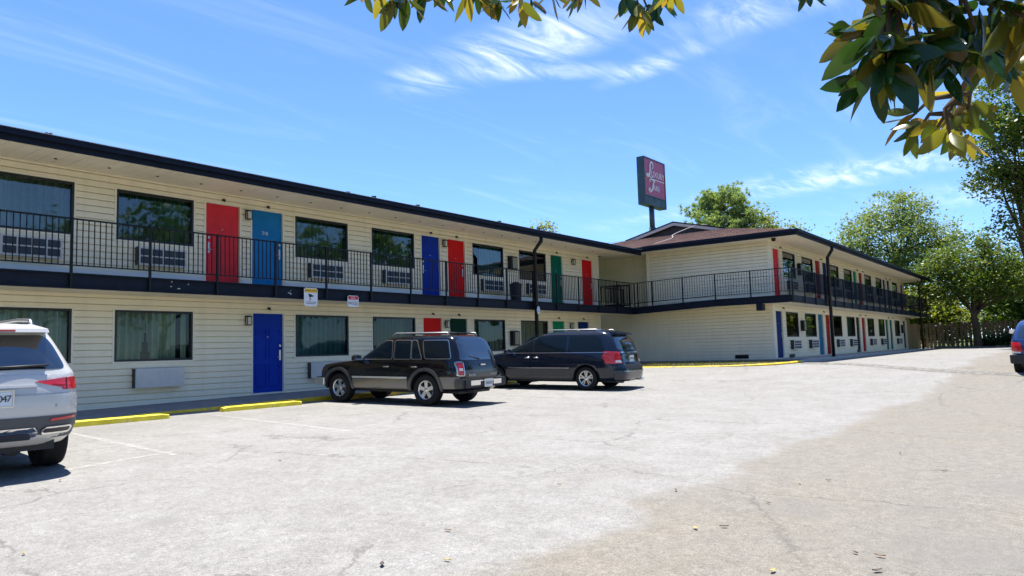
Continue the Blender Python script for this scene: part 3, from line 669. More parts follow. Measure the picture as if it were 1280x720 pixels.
for x0, x1, c in ed: wall_door(B, x0, x1, B_LF+.02, B_LT, YB, c, 'R', panels=False); sensor(B, (x0+x1)/2+.6, B_LT+.12, YB-.01)
for x0, x1, c in ud: wall_door(B, x0, x1, B_DK+.02, B_UT, YB, c, 'R', panels=False); sensor(B, (x0+x1)/2+.6, B_UT+.1, YB-.01)
cabinet(B, 36.05, 36.45, zz(.55), zz(1.05), YB-.02); cabinet(B, 36.05, 36.45, zz(3.2), zz(3.75), YB-.02); cabinet(B, 61.1, 61.5, zz(.5), zz(1.1), YB-.02)
v = MB(); v.box(XE-.05, XE-.022, 11.5, 12.1, zz(-.62), zz(-.46)); v.box(XE-.06, XE-.051, 11.53, 12.07, zz(-.60), zz(-.55)); v.box(XE-.06, XE-.051, 11.53, 12.07, zz(-.53), zz(-.48)); v.build('foundation_vent', black_m, B)
for x in (34.1, 47.0): v = MB(); v.box(x, x+.7, YB-.05, YB-.022, zz(-.65), zz(-.5)); v.build('foundation_vent', black_m, B)
sp_ = MB(); sp_.box(31.6, 31.75, 9.9, 10.05, B_SOF-.12, B_SOF); sp_.tube([(31.6, 9.97, B_SOF-.08), (31.45, 9.9, B_SOF-.14)], .05, 8); sp_.build('floodlight', black_m, B)
# roof
XR0, YR0, XR1 = 30.92, 8.84, 65.4; YRC = 16.37; YR1 = 2*YRC-YR0; SL = .24
def rz(y): return B_ET+SL*(y-YR0)
XG = 36.0; zg = B_ET+SL*(XG-XR0); yg0 = YR0+(XG-XR0); yg1 = YR1-(XG-XR0); zr = rz(YRC)
r_ = MB()
r_.face([(XR0, YR0, B_ET), (XR1, YR0, B_ET), (XR1, YRC, zr), (XG-.25, YRC, zr), (XG-.25, yg0-.25, rz(yg0-.25))])
r_.face([(XR1, YR1, B_ET), (XR0, YR1, B_ET), (XG-.25, yg1+.25, rz(yg0-.25)), (XG-.25, YRC, zr), (XR1, YRC, zr)])
r_.face([(XR0, YR1, B_ET), (XR0, YR0, B_ET), (XG, yg0, zg), (XG, yg1, zg)])
r_.face([(XR1, YR0, B_ET), (XR1, YR1, B_ET), (XR1, YRC, zr)])
# shingle courses as thin steps on the end slope and front slope
for i in range(1, 26):
    f = i/26; x = XR0+(XG-XR0)*f; z = B_ET+SL*(x-XR0); ya = YR0+(x-XR0); yb_ = YR1-(x-XR0)
    r_.face([(x, ya, z+.002), (x, yb_, z+.002), (x, yb_, z+.016), (x, ya, z+.016)][::-1]); x2 = x+(XG-XR0)/26
    r_.face([(x, ya, z+.016), (x, yb_, z+.016), (x2, yb_, z+SL*(x2-x)+.003), (x2, ya, z+SL*(x2-x)+.003)][::-1])
ro = r_.build('roof', shingle, B)
g_ = MB(); g_.face([(XG, yg0, zg-.01), (XG, yg1, zg-.01), (XG, YRC, zr-.06)][::-1])
for i in range(9):
    z = zg+.05+i*.07; hw = (zr-.1-z)/SL-.15
    if hw > .2: g_.box(XG-.03, XG-.005, YRC-hw, YRC+hw, z, z+.03)
g_.build('gable_louvre', mat('dark_louvre', (.03, .032, .036), .6), ro)
t_ = MB()
for s in (-1, 1):
    ye = YRC+s*(YRC-yg0+.35); ze = zr-SL*(YRC-yg0+.35)
    t_.hexa([(XG-.30, YRC, zr-.15), (XG-.24, YRC, zr-.15), (XG-.24, ye, ze-.15), (XG-.30, ye, ze-.15), (XG-.30, YRC, zr+.0), (XG-.24, YRC, zr+.0), (XG-.24, ye, ze+.0), (XG-.30, ye, ze+.0)])
t_.build('gable_trim', mat('white_barge_board', (.42, .41, .40), .6), ro)
t_ = MB()
for s in (-1, 1):
    ye = YRC+s*(YRC-yg0+.4); ze = zr-SL*(YRC-yg0+.4)
    t_.hexa([(XG-.33, YRC, zr+.003), (XG-.2, YRC, zr+.003), (XG-.2, ye, ze+.003), (XG-.33, ye, ze+.003), (XG-.33, YRC, zr+.06), (XG-.2, YRC, zr+.06), (XG-.2, ye, ze+.06), (XG-.33, ye, ze+.06)])
t_.build('gable_edge', navy, ro)
f_ = MB(); f_.box(XR0-.03, XR1, YR0-.03, YR0-.002, B_EB, B_ET+.004); f_.box(XR0-.03, XR0-.002, YR0, YR1, B_EB, B_ET+.004); f_.box(XR1+.002, XR1+.03, YR0-.03, YR1, B_EB, B_ET+.004)
f_.box(XR0-.12, XR1, YR0-.13, YR0-.032, B_ET-.11, B_ET); f_.box(XR0-.13, XR0-.032, YR0-.031, 15.75, B_ET-.11, B_ET); f_.build('fascia', navy, ro)
s_ = MB(); s_.box(XR0, XR1, YR0, YB+.05, B_SOF, B_SOF+.03); s_.box(XR0, XE+.05, YB+.06, 15.9, B_SOF, B_SOF+.03); s_.box(XR0+.1, 33.2, 15.91, YBK, B_SOF+.005, B_SOF+.03)
x = XR0+.3
while x < XR1: s_.box(x, x+.012, YR0+.02, YB, B_SOF-.008, B_SOF-.001); x += .3
s_.box(XB1, XR1, YB+.06, YR1, B_SOF, B_SOF+.03); s_.build('soffit', soffit_m, ro)
w2 = MB(); w2.tube(spline([(31.2, 15.3, B_ET+.12), (32.5, 15.0, B_ET+.5), (34.0, 15.6, B_ET+.9), (35.6, 15.2, zr-.35), (35.9, 14.6, zr-.3)], 6), .018, 5); w2.build('loose_cable', mat('grey_cable', (.45, .42, .40), .6), ro)
# balcony of wing B with its ramp along the end wall
XD, YDB = 30.95, 9.15
d_ = MB(); d_.box(XD+.012, 66.2, YDB+.012, YB-.03, B_DK-.25, B_DK); d_.box(XD+.012, XE-.03, YB-.03, 12.4, B_DK-.25, B_DK)
dzr = A_DK-B_DK
d_.hexa([(XD+.012, 12.4, B_DK-.25), (XE-.03, 12.4, B_DK-.25), (XE-.03, 16.3, A_DK-.25), (XD+.012, 16.3, A_DK-.25), (XD+.012, 12.4, B_DK), (XE-.03, 12.4, B_DK), (XE-.03, 16.3, A_DK), (XD+.012, 16.3, A_DK)])
dk = d_.build('balcony', conc, B)
f_ = MB(); f_.box(XD-.02, 66.2, YDB-.006, YDB+.01, B_FB, B_DK-.004); f_.box(XD-.006, XD+.01, YDB+.011, 12.4, B_FB, B_DK-.004)
f_.hexa([(XD-.006, 12.4, B_FB), (XD+.01, 12.4, B_FB), (XD+.01, 16.36, A_FB), (XD-.006, 16.36, A_FB), (XD-.006, 12.4, B_DK-.004), (XD+.01, 12.4, B_DK-.004), (XD+.01, 16.36, A_DK-.004), (XD-.006, 16.36, A_DK-.004)])
f_.box(XD-.02, 66.2, YDB-.07, YDB-.007, B_FB, B_FB+.03); f_.box(XD-.07, XD-.021, YDB-.07, 12.4, B_FB, B_FB+.03); f_.box(XD-.07, XD-.021, YDB-.07, 12.4, B_DK-.03, B_DK-.004)
f_.box(XD-.03, XD+.3, 10.35, 10.62, B_FB-.28, B_FB-.002); f_.build('balcony_fascia', navy, dk)
f_ = MB(); f_.box(XD+.02, 66.2, YDB+.02, YB-.03, B_FB+.02, B_FB+.04); f_.box(XD+.02, XE-.03, YB-.02, 12.4, B_FB+.02, B_FB+.04)
f_.hexa([(XD+.02, 12.4, B_FB+.02), (XE-.03, 12.4, B_FB+.02), (XE-.03, 16.3, A_FB+.02), (XD+.02, 16.3, A_FB+.02), (XD+.02, 12.4, B_FB+.04), (XE-.03, 12.4, B_FB+.04), (XE-.03, 16.3, A_FB+.04), (XD+.02, 16.3, A_FB+.04)])
f_.build('underside', soffit_m, dk)
BT, BB = zz(3.1), zz(2.15)
ra = MB(); ra.box(XD, 66.2, YDB-.025, YDB+.02, BT-.035, BT); ra.box(XD, 66.2, YDB-.02, YDB+.01, BB-.02, BB)
ra.box(XD-.025, XD+.02, YDB+.021, 12.4, BT-.035, BT); ra.box(XD-.02, XD+.01, YDB+.021, 12.4, BB-.02, BB)
for zt in (0, BB-BT+.01):
    ra.hexa([(XD-.025, 12.4, BT-.03+zt), (XD+.02, 12.4, BT-.03+zt), (XD+.02, 16.3, BT-.13+zt), (XD-.025, 16.3, BT-.13+zt), (XD-.025, 12.4, BT+zt), (XD+.02, 12.4, BT+zt), (XD+.02, 16.3, BT-.1+zt), (XD-.025, 16.3, BT-.1+zt)])
rl = ra.build('railing', black_m, B)
for y, dz in ((16.1, -.1), (15.36, -.08), (13.87, -.04), (12.36, 0), (10.81, 0), (9.2, 0)):
    p = MB(); p.box(XD-.07, XD-.026, y-.024, y+.024, B_FB+.03+dz, BT-.002+dz); p.build('railing_post', black_m, rl)
px = [30.97+1.68*i for i in range(22)]
for x in px:
    p = MB(); p.box(x-.024, x+.024, YDB-.075, YDB-.026, B_FB-.02, BT-.002); p.build('railing_post', black_m, rl)
ba = MB(); y = 9.3
while y < 16.2:
    dz = -.1*max(0, (y-12.4)/3.9); ba.box(XD-.011, XD+.002, y-.0065, y+.0065, BB+dz, BT-.03+dz); y += .118
for z in (.32, .64):
    ba.box(XD-.012, XD+.001, YDB+.03, 12.4, BB+z, BB+z+.01)
for i in range(14): ba.box(30.97+.12*i-.0065, 30.97+.12*i+.0065, YDB-.011, YDB+.002, BB, BT-.03)
ba.build('balusters', black_m, rl)
nm_ = bpy.data.materials.new('privacy_net'); nm_.use_nodes = True; t = nm_.node_tree; bs = t.nodes['Principled BSDF']; bs.inputs['Base Color'].default_value = (.005, .009, .018, 1); bs.inputs['Specular IOR Level'].default_value = .05; bs.inputs['Roughness'].default_value = .9
tr = t.nodes.new('ShaderNodeBsdfTransparent'); mx = t.nodes.new('ShaderNodeMixShader'); mx.inputs[0].default_value = .86; t.links.new(tr.outputs[0], mx.inputs[1]); t.links.new(bs.outputs[0], mx.inputs[2]); t.links.new(mx.outputs[0], t.nodes['Material Output'].inputs[0])
ne = MB(); ne.face([(32.65, YDB-.0, BB+.02), (66.1, YDB-.0, BB+.02), (66.1, YDB-.0, BT-.04), (32.65, YDB-.0, BT-.04)]); ne.build('privacy_net', nm_, rl)
for x in (36.25, 61.3): column(B, x, 8.99, bz(x)-.02, B_EB+.02, YR0-.07, .075)
t_ = MB(); t_.box(63.7, 64.0, 10.2, 10.5, bz(63)-.05, B_FB); t_.box(64.0, 64.05, 9.7, 10.5, bz(63)-.05, zz(1.2)); t_.build('timber_post', mat('tan_timber', (.34, .25, .14), .8, .1, noise=.2), B)

# ------------------------------------------------------------------ vehicles
def pchip(tab, k):
    xs = [r[0] for r in tab]; ys = [r[k] for r in tab]; n = len(xs)
    h = [xs[i+1]-xs[i] for i in range(n-1)]; d = [(ys[i+1]-ys[i])/h[i] for i in range(n-1)]; m = [0]*n
    m[0], m[-1] = d[0], d[-1]
    for i in range(1, n-1):
        if d[i-1]*d[i] > 0:
            a, c = 2*h[i]+h[i-1], h[i]+2*h[i-1]; m[i] = (a+c)/(a/d[i-1]+c/d[i])
    def f(x):
        if x <= xs[0]: return ys[0]
        if x >= xs[-1]: return ys[-1]
        i = max(j for j in range(n-1) if xs[j] <= x); t = (x-xs[i])/h[i]; t2, t3 = t*t, t*t*t
        return (2*t3-3*t2+1)*ys[i]+(t3-2*t2+t)*h[i]*m[i]+(-2*t3+3*t2)*ys[i+1]+(t3-t2)*h[i]*m[i+1]
    return f
def rpoly(pts, r=.05, k=4):
    out = []; n = len(pts)
    for i in range(n):
        p0, p, p1 = (Vector((*pts[j % n], 0)) for j in (i-1, i, i+1)); rr = r[i] if isinstance(r, (list, tuple)) else r
        a, c = (p0-p), (p1-p); l = min(rr, a.length*.45, c.length*.45)
        if l < 1e-4: out.append((p.x, p.y)); continue
        A_, B_ = p+a.normalized()*l, p+c.normalized()*l
        for j in range(k+1):
            t = j/k; q = A_*(1-t)**2+p*2*t*(1-t)+B_*t*t; out.append((q.x, q.y))
    return out
def area2(p): return sum(p[i-1][0]*p[i][1]-p[i][0]*p[i-1][1] for i in range(len(p)))
def inset(poly, d):
    n = len(poly); s = 1 if area2(poly) > 0 else -1; out = []
    for i in range(n):
        p0, p, p1 = Vector(poly[i-1]), Vector(poly[i]), Vector(poly[(i+1) % n])
        a, c = (p-p0), (p1-p)
        a = a.normalized() if a.length > 1e-6 else c.normalized(); c = c.normalized() if c.length > 1e-6 else a
        n0, n1 = Vector((-a.y, a.x))*s, Vector((-c.y, c.x))*s; b = n0+n1
        b = b.normalized() if b.length > 1e-3 else n0; out.append(tuple(p+b*d/max(.35, b.dot(n0))))
    return out
class Car:
    def __init__(s, root, tab, n=14, m=4.5):
        s.root = root; s.tab = tab; s.fr, s.ff, s.fb = pchip(tab, 1), pchip(tab, 2), pchip(tab, 3); s.n, s.m = n, m; s.z0, s.z1 = tab[0][0], tab[-1][0]
    def abc(s, z): a = s.fr(z); c = s.ff(z); return (c-a)/2, (a+c)/2, s.fb(z)
    def side(s, sg):
        def f(x, z, o=0):
            a, xc, b = s.abc(z); q = min(abs((x-xc)/a), .995); return Vector((x, sg*(b*(1-q**s.n)**(1/s.m)+o), z))
        return f
    def rear(s, y, z, o=0):
        a, xc, b = s.abc(z); q = min(abs(y/b), .99); return Vector((xc-a*(1-q**s.m)**(1/s.n)-o, y, z))
    def front(s, y, z, o=0):
        a, xc, b = s.abc(z); q = min(abs(y/b), .99); return Vector((xc+a*(1-q**s.m)**(1/s.n)+o, y, z))
    def ring(s, z):
        a, xc, b = s.abc(z); pts = []; n, m = s.n, s.m; qs = .95
        ye = (1-qs**n)**(1/m)
        xs = [qs*math.sin(math.pi/2*t) for t in np.linspace(-1, 1, 31)]
        ys = [ye*math.sin(math.pi/2*t)/1 for t in np.linspace(-1, 1, 15)]
        for x in xs: pts.append((x, -(1-abs(x)**n)**(1/m)))
        for y in ys[1:-1]: pts.append(((1-abs(y)**m)**(1/n), y))
        for x in xs[::-1]: pts.append((x, (1-abs(x)**n)**(1/m)))
        for y in ys[::-1][1:-1]: pts.append((-(1-abs(y)**m)**(1/n), y))
        return [(xc+a*x, b*y, z) for x, y in pts]
    def body(s, mats, arches, ar, sub=4, floor=None):
        zs = []
        for r0, r1 in zip(s.tab, s.tab[1:]):
            for i in range(sub): zs.append(r0[0]+(r1[0]-r0[0])*i/sub)
        zs.append(s.tab[-1][0]); mb = MB(); rings = []
        for z in zs: rings.append(len(mb.v)); R_ = s.ring(z); k = len(R_); mb.v += R_
        for a, c in zip(rings, rings[1:]):
            for j in range(k): mb.f.append((a+j, a+(j+1) % k, c+(j+1) % k, c+j)); mb.m.append(0); mb.sm.append(True)
        mb.f.append(tuple(rings[0]+j for j in reversed(range(k)))); mb.m.append(1); mb.sm.append(False)
        mb.f.append(tuple(rings[-1]+j for j in range(k))); mb.m.append(0); mb.sm.append(True)
        o = mb.build('body', mats, s.root)
        for i, (ax, rr, zc) in enumerate(arches):
            cb = MB(); cb.lathe([(0.001, -1.3), (rr, -1.3), (rr, -.45), (.001, -.45)], 40, 0, 'y', (ax, 0, zc)); cb.lathe([(0.001, .45), (rr, .45), (rr, 1.3), (.001, 1.3)], 40, 0, 'y', (ax, 0, zc))
            cm_ = cb.mesh('cut', mats[1]); co_ = bpy.data.objects.new('cut', cm_); C.objects.link(co_); fixn(co_)
            md = o.modifiers.new('b', 'BOOLEAN'); md.operation = 'DIFFERENCE'; md.object = co_; md.solver = 'EXACT'
            dg = bpy.context.evaluated_depsgraph_get(); dg.update(); me = bpy.data.meshes.new_from_object(o.evaluated_get(dg)); o.modifiers.clear(); o.data = me; bpy.data.objects.remove(co_)
            for p in o.data.polygons:
                c = p.center
                if math.hypot(c.x-ax, c.z-zc) < rr+.004 and abs(c.y) < s.fb(max(c.z, s.z0))*.97: p.material_index = 1; p.use_smooth = False
        s.bodyo = o; return o
    def patch(s, name, poly, fn, off, mats, parent=None, thick=.02, mi=0, step=.06):
        if name in ('tail_light', 'rear_window', 'turn_lens'): step = .03
        bm = bmesh.new(); vs = [bm.verts.new((p[0], p[1], 0)) for p in poly]; bm.faces.new(vs)
        bmesh.ops.triangulate(bm, faces=bm.faces[:])
        for _ in range(7):
            lg = [e for e in bm.edges if e.calc_length() > step]
            if not lg: break
            bmesh.ops.subdivide_edges(bm, edges=lg, cuts=1); bmesh.ops.triangulate(bm, faces=[f for f in bm.faces if len(f.verts) > 3])
        be = [e for e in bm.edges if e.is_boundary]; r = bmesh.ops.extrude_edge_only(bm, edges=be); inner = {v for v in r['geom'] if isinstance(v, bmesh.types.BMVert)}
        for v in bm.verts: v.co = fn(v.co.x, v.co.y, off-thick if v in inner else off)
        bmesh.ops.recalc_face_normals(bm, faces=bm.faces)
        me = bpy.data.meshes.new(name); bm.to_mesh(me); bm.free()
        # outward facing
        ctr = Vector((1.3, 0, .8)); tot = sum(p.normal.dot(p.center-ctr)*p.area for p in me.polygons)
        if tot < 0: me.flip_normals()
        for m_ in (mats if isinstance(mats, list) else [mats]): me.materials.append(m_)
        return link(name, me, parent or s.root)
    def strip(s, name, poly, wd, fn, off, m, parent=None, closed=True, thick=.02):
        n = len(poly); P = []
        for i in range(n if closed else n-1):
            a, c = Vector(poly[i]), Vector(poly[(i+1) % n]); k = max(1, int((c-a).length/.1))
            for j in range(k): P.append(tuple(a.lerp(c, j/k)))
        if not closed: P.append(tuple(poly[-1]))
        if closed: Q = inset(P, wd)
        else:
            Q = []
            for i in range(len(P)):
                d = Vector(P[min(i+1, len(P)-1)])-Vector(P[max(i-1, 0)]); d.normalize(); Q.append((P[i][0]-d.y*wd, P[i][1]+d.x*wd))
        mb = MB(); N = len(P)
        for p, q in zip(P, Q):
            mb.v += [tuple(fn(*p, off-thick)), tuple(fn(*p, off)), tuple(fn(*q, off)), tuple(fn(*q, off-thick))]
        for i in range(N if closed else N-1):
            a, c = 4*i, 4*((i+1) % N)
            for j in range(3): mb.f.append((a+j, c+j, c+j+1, a+j+1)); mb.m.append(0); mb.sm.append(False)
        return fixn(mb.build(name, m, parent or s.root))
def wheel(root, x, y, r, wd, sg, style, m_rim, rr=.62, label=None):
    ty = MB(); h = wd/2; R0 = r*rr
    ty.lathe([(R0, -h*.8), (R0+.01, -h*.95), (r*.88, -h), (r*.97, -h*.92), (r, -h*.7)]+[(r-(.008 if i % 2 else 0), -h*.7+h*1.4*i/9) for i in range(1, 9)]+[(r, h*.7), (r*.97, h*.92), (r*.88, h), (R0+.01, h*.95), (R0, h*.8)], 44, 0, 'y')
    wo_ = thing_part('wheel', root, (x, y, r)); t_ = ty.build('tyre', rubber, wo_); fixn(t_)
    rm = MB(); o = sg*h*.72
    rm.lathe([(R0, o*1.25), (R0*.93, o*1.2), (R0*.88, o*.9), (R0*.86, -o*.8), (R0, -o)], 44, 0, 'y')
    rm.lathe([(.001, o*1.12), (.035, o*1.12), (.06, o*1.0), (.075, o*.8), (.075, 0)], 24, 0, 'y')
    nsp = {'five': 5, 'twin': 5, 'ten': 10, 'six': 6}[style]
    for i in range(nsp):
        t = 2*math.pi*i/nsp+.3
        for dt in ((-.10, .10) if style == 'twin' else (0,)):
            wi, we = (.040, .058) if style == 'five' else (.022, .026)
            c, s_ = math.cos(t+dt*.8), math.sin(t+dt*.8); c2, s2 = math.cos(t+dt*2.0), math.sin(t+dt*2.0)
            p0, p1 = Vector((c*.05, 0, s_*.05)), Vector((c2*R0*.92, 0, s2*R0*.92)); q = Vector((-(p1-p0).normalized().z, 0, (p1-p0).normalized().x))
            ya, yb2 = o*1.05, o*1.12; th = -sg*.03
            rm.hexa([p0-q*wi+Vector((0, ya+th, 0)), p0+q*wi+Vector((0, ya+th, 0)), p1+q*we+Vector((0, yb2+th, 0)), p1-q*we+Vector((0, yb2+th, 0)), p0-q*wi+Vector((0, ya, 0)), p0+q*wi+Vector((0, ya, 0)), p1+q*we*.8+Vector((0, yb2, 0)), p1-q*we*.8+Vector((0, yb2, 0))])
    ri = rm.build('rim', m_rim, wo_); fixn(ri)
    dk_ = MB(); dk_.lathe([(.001, o*.3), (R0*.86, o*.3), (R0*.86, o*.1), (.001, o*.1)], 30, 0, 'y'); fixn(dk_.build('brake_disc', mat('brake_disc', (.05, .05, .052), .5, .4, metal=.5), wo_))
    return wo_
def thing_part(name, parent, loc):
    o = bpy.data.objects.new(name, None); C.objects.link(o); o.parent = parent; o.location = loc; o.empty_display_size = .2; return o
def paint(name, c, rough=.25, metal=0): return mat(name, c, rough, .3, metal, coat=.55)
def mbox(name, root, m, boxes, bevel=.012):
    mb = MB()
    for q in boxes: mb.box(*q)
    o = mb.build(name, m, root)
    if bevel:
        bm = bmesh.new(); bm.from_mesh(o.data); bmesh.ops.bevel(bm, geom=bm.edges[:], offset=bevel, segments=2, affect='EDGES', clamp_overlap=True); bm.to_mesh(o.data); bm.free()
    return o
def place_car(root, x, y, heading, gz=None, axle=2.8):
    h = R(heading); root.rotation_mode = 'XYZ'
    z0 = G(x, y); z1 = G(x+axle*math.cos(h), y+axle*math.sin(h)); root.location = (x, y, z0); root.rotation_euler = (0, -math.atan2(z1-z0, axle), h)
RX90 = Matrix.Rotation(R(90), 4, 'X')
def rear_text(car, body, size, y, z, m, parent=None, off=.008, **k):
    p = car.rear(y, z, off); q = car.rear(y, z+.05, off); a = math.atan2(q.x-p.x, .05)
    M = Matrix.Translation(p) @ Matrix.Rotation(R(-90), 4, 'Z') @ Matrix.Rotation(-a, 4, 'X') @ RX90
    return text(body, size, M, m, parent or car.root, **k)
def plate(car, y, z, off, chars=None, dashes=5, w=.305, h=.155):
    p = car.rear(y, z, 0); x = p.x-off
    o = mbox('license_plate', car.root, plate_m, [(x-.006, x+.006, y-w/2, y+w/2, z-h/2, z+h/2)], .004)
    M = Matrix.Translation((x-.0085, y, z)) @ Matrix.Rotation(R(-90), 4, 'Z') @ RX90
    if chars: text(chars, .10, Matrix.Translation((0, -.078, 0)) @ M, inkm, o, 'plate_characters', spacing=.8)
    else:
        d = MB()
        for i in range(dashes):
            yy = y-w*.34+w*.68*i/(dashes-1); d.box(x-.0095, x-.0065, yy-.012, yy+.012, z-.035, z+.03)
        d.build('plate_characters', inkm, o)
    f = MB()
    for q in ((y-w/2-.012, y+w/2+.012, z-h/2-.012, z-h/2-.001), (y-w/2-.012, y+w/2+.012, z+h/2+.001, z+h/2+.012), (y-w/2-.012, y-w/2-.001, z-h/2, z+h/2), (y+w/2+.001, y+w/2+.012, z-h/2, z+h/2)): f.box(x-.010, x+.006, *q)
    f.build('plate_frame', chrome, o); return o
def underbody(car, x0, x1, y, z0, z1, axles, r):
    m = MB(); m.box(x0, x1, -y, y, z0, z1)
    for a in axles: m.tube([(a, -y*1.05, r), (a, y*1.05, r)], .045, 8); m.tube([(a-.12, -.10, r), (a+.12, -.10, r)], .13, 10)
    m.tube([(x0-.25, .35, z0+.06), (x0+.5, .35, z0+.06)], .035, 8); m.tube([(x0+.2, -.3, z0+.04), (x0+.75, -.3, z0+.04)], .11, 10)
    return m.build('underbody', plast, car.root)
def mirror(car, x, sg, z, m_, out=.20, sz=(.10, .19, .15)):
    b0 = car.side(sg)(x, z, 0); mb = bmesh.new(); bmesh.ops.create_icosphere(mb, subdivisions=3, radius=1)
    for v in mb.verts:
        c = v.co.normalized(); v.co = Vector((max(-.62, c.x)*sz[0], c.y*sz[1]/2*1.1*(abs(c.y)**-.25 if abs(c.y) > .05 else 1), c.z*sz[2]/2*(abs(c.z)**-.25 if abs(c.z) > .05 else 1)))
    me = bpy.data.meshes.new('mirror'); mb.to_mesh(me); mb.free(); me.polygons.foreach_set('use_smooth', [True]*len(me.polygons)); me.materials.append(m_)
    me.transform(Matrix.Translation((x, b0.y+sg*out*.72, z+.03))); o = link('mirror', me, car.root)
    a = MB(); a.tube([(x+.02, b0.y-sg*.03, z-.02), (x+.01, b0.y+sg*out*.6, z-.01)], .03, 8); a.build('mirror_arm', m_, o)
    g = MB(); g.box(x-sz[0]*.64-.004, x-sz[0]*.64, b0.y+sg*out*.72-sz[1]*.42, b0.y+sg*out*.72+sz[1]*.42, z+.03-sz[2]*.38, z+.03+sz[2]*.38); g.build('mirror_glass', chrome, o); return o
def handle(door, car, sg, x, z, m_, l=.17):
    p = car.side(sg)(x, z, 0); mb = MB(); mb.tube([(x-l/2, p.y+sg*.012, z), (x-l*.38, p.y+sg*.042, z), (x+l*.38, p.y+sg*.042, z), (x+l/2, p.y+sg*.012, z)], .014, 8); return mb.build('handle', m_, door)
# ---- black utility vehicle with roof rack
def black_suv():
    root = thing('suv', 'older black SUV with grey lower panels and chrome window trim, parked beside the minivan', 'car')
    pb = paint('black_car_paint', (.003, .003, .004), .2); pew = mat('pewter_paint', (.155, .145, .13), .3, .5, .3, coat=.6)
    T = [(.34, -.93, 3.38, .80), (.42, -1.00, 3.46, .845), (.55, -1.03, 3.50, .865), (.72, -1.03, 3.50, .872), (.84, -1.02, 3.46, .865), (.92, -1.005, 3.36, .850), (.97, -.99, 3.05, .838), (1.01, -.98, 2.62, .825), (1.045, -.965, 2.26, .812),
         (1.10, -.95, 2.12, .800), (1.22, -.905, 1.92, .770), (1.36, -.835, 1.69, .732), (1.48, -.755, 1.49, .695), (1.54, -.70, 1.36, .665), (1.575, -.64, 1.22, .625), (1.598, -.55, 1.05, .55), (1.612, -.40, .80, .42), (1.618, -.2, .5, .22)]
    car = Car(root, T, 15, 5); car.body([pb, plast], [(0, .445, .37), (2.72, .445, .37)], 0)
    for sg in (1, -1):
        S = car.side(sg)
        # lower two tone cladding
        for x0, x1 in ((.52, 2.24),): car.patch('lower_cladding', rpoly([(x0, .36), (x1, .36), (x1, .60), (x0, .60)], .02), S, .006, pew)
        car.patch('lower_cladding', rpoly([(-.93, .40), (-.44, .40), (-.40, .56), (-.33, .66), (-.93, .66)], .02), S, .006, pew)
        car.patch('lower_cladding', rpoly([(3.17, .40), (3.40, .40), (3.42, .60), (3.13, .60)], .02), S, .006, pew)
        car.patch('side_moulding', rpoly([(.52, .61), (2.24, .61), (2.24, .655), (.52, .655)], .01), S, .016, mat('silver_moulding', (.60, .60, .58), .3, .5, .5))
        for cx in (0, 2.72):
            ar_ = [(cx+.50*math.cos(t), .37+.50*math.sin(t)) for t in np.linspace(R(-4), R(184), 26)]
            car.strip('wheel_arch', ar_, .075 if True else 0, S, .022, mat('charcoal_arch', (.05, .05, .052), .35, .5, coat=.3), closed=False, thick=.04)
        d1 = car.patch('door', rpoly([(.98, .37), (2.20, .37), (2.26, .62), (2.22, 1.03), (.98, 1.03)], .05), S, .004, pb)
        d2 = car.patch('door', rpoly([(.47, .62), (.53, .37), (.965, .37), (.965, 1.03), (-.07+.22, 1.03), (.20, .88)], .05), S, .004, pb)
        handle(d1, car, sg, 1.15, .885, pew); handle(d2, car, sg, .30, .885, pew)
        for nm, poly, pr in (('side_window', rpoly([(1.02, 1.07), (2.10, 1.07), (1.60, 1.48), (1.09, 1.50)], [.05, .03, .06, .05]), d1), ('side_window', rpoly([(.46, 1.07), (.96, 1.07), (1.0, 1.50), (.52, 1.50)], .04), d2), ('quarter_glass', rpoly([(.13, 1.07), (.42, 1.07), (.48, 1.50), (.35, 1.50)], [.03, .03, .03, .06]), d2), ('side_window', rpoly([(-.70, 1.08), (.03, 1.08), (.16, 1.49), (-.56, 1.49)], [.05, .06, .06, .06]), root)):
            g = car.patch(nm, poly, S, .004, glassd, pr)
            car.strip('window_trim', poly, -.018, S, .010, mat('bright_trim', (.42, .42, .42), .25, .5, .9), g if pr is root else pr, thick=.02)
        for x0, x1 in ((.965, .98),): car.strip('seam', [(x0, .40), (x0, 1.5)], .012, S, .0045, plast, closed=False)
        tl = rpoly([(-1.0, .70), (-.88, .70), (-.88, .985), (-.985, .985)], .02)
        l_ = car.patch('tail_light', rpoly([(.685*sg, .71), (.79*sg, .71), (.78*sg, .985), (.685*sg, .985)], .02), car.rear, .012, redl)
        car.strip('light_surround', rpoly([(.68*sg, .70), (.795*sg, .70), (.785*sg, .995), (.68*sg, .995)], .02), -.014, car.rear, .018, chrome, l_)
        car.patch('reverse_lens', rpoly([(.70*sg, .80), (.77*sg, .80), (.77*sg, .86), (.70*sg, .86)], .01), car.rear, .016, clearl, l_)
        car.patch('head_light', rpoly([(.52*sg, .72), (.80*sg, .72), (.80*sg, .86), (.52*sg, .86)], .02), car.front, .01, clearl)
        car.patch('turn_lens', rpoly([(3.28, .73), (3.41, .73), (3.40, .85), (3.28, .85)], .02), S, .008, mat('amber_lens', (.55, .16, .01), .15, .5, coat=.5))
        wheel(root, 0, sg*.715, .36, .235, sg, 'five', alloy, .60); wheel(root, 2.72, sg*.715, .36, .235, sg, 'five', alloy, .60)
        mirror(car, 2.02, sg, 1.06, pb, .24, (.11, .22, .17))
        rk = MB(); rk.tube([(-.48, sg*.56, 1.60), (-.44, sg*.56, 1.665), (1.10, sg*.56, 1.675), (1.22, sg*.56, 1.60)], .019, 8); rk.build('roof_rail', mat('grey_rail', (.36, .36, .36), .35, .5, .5), root)
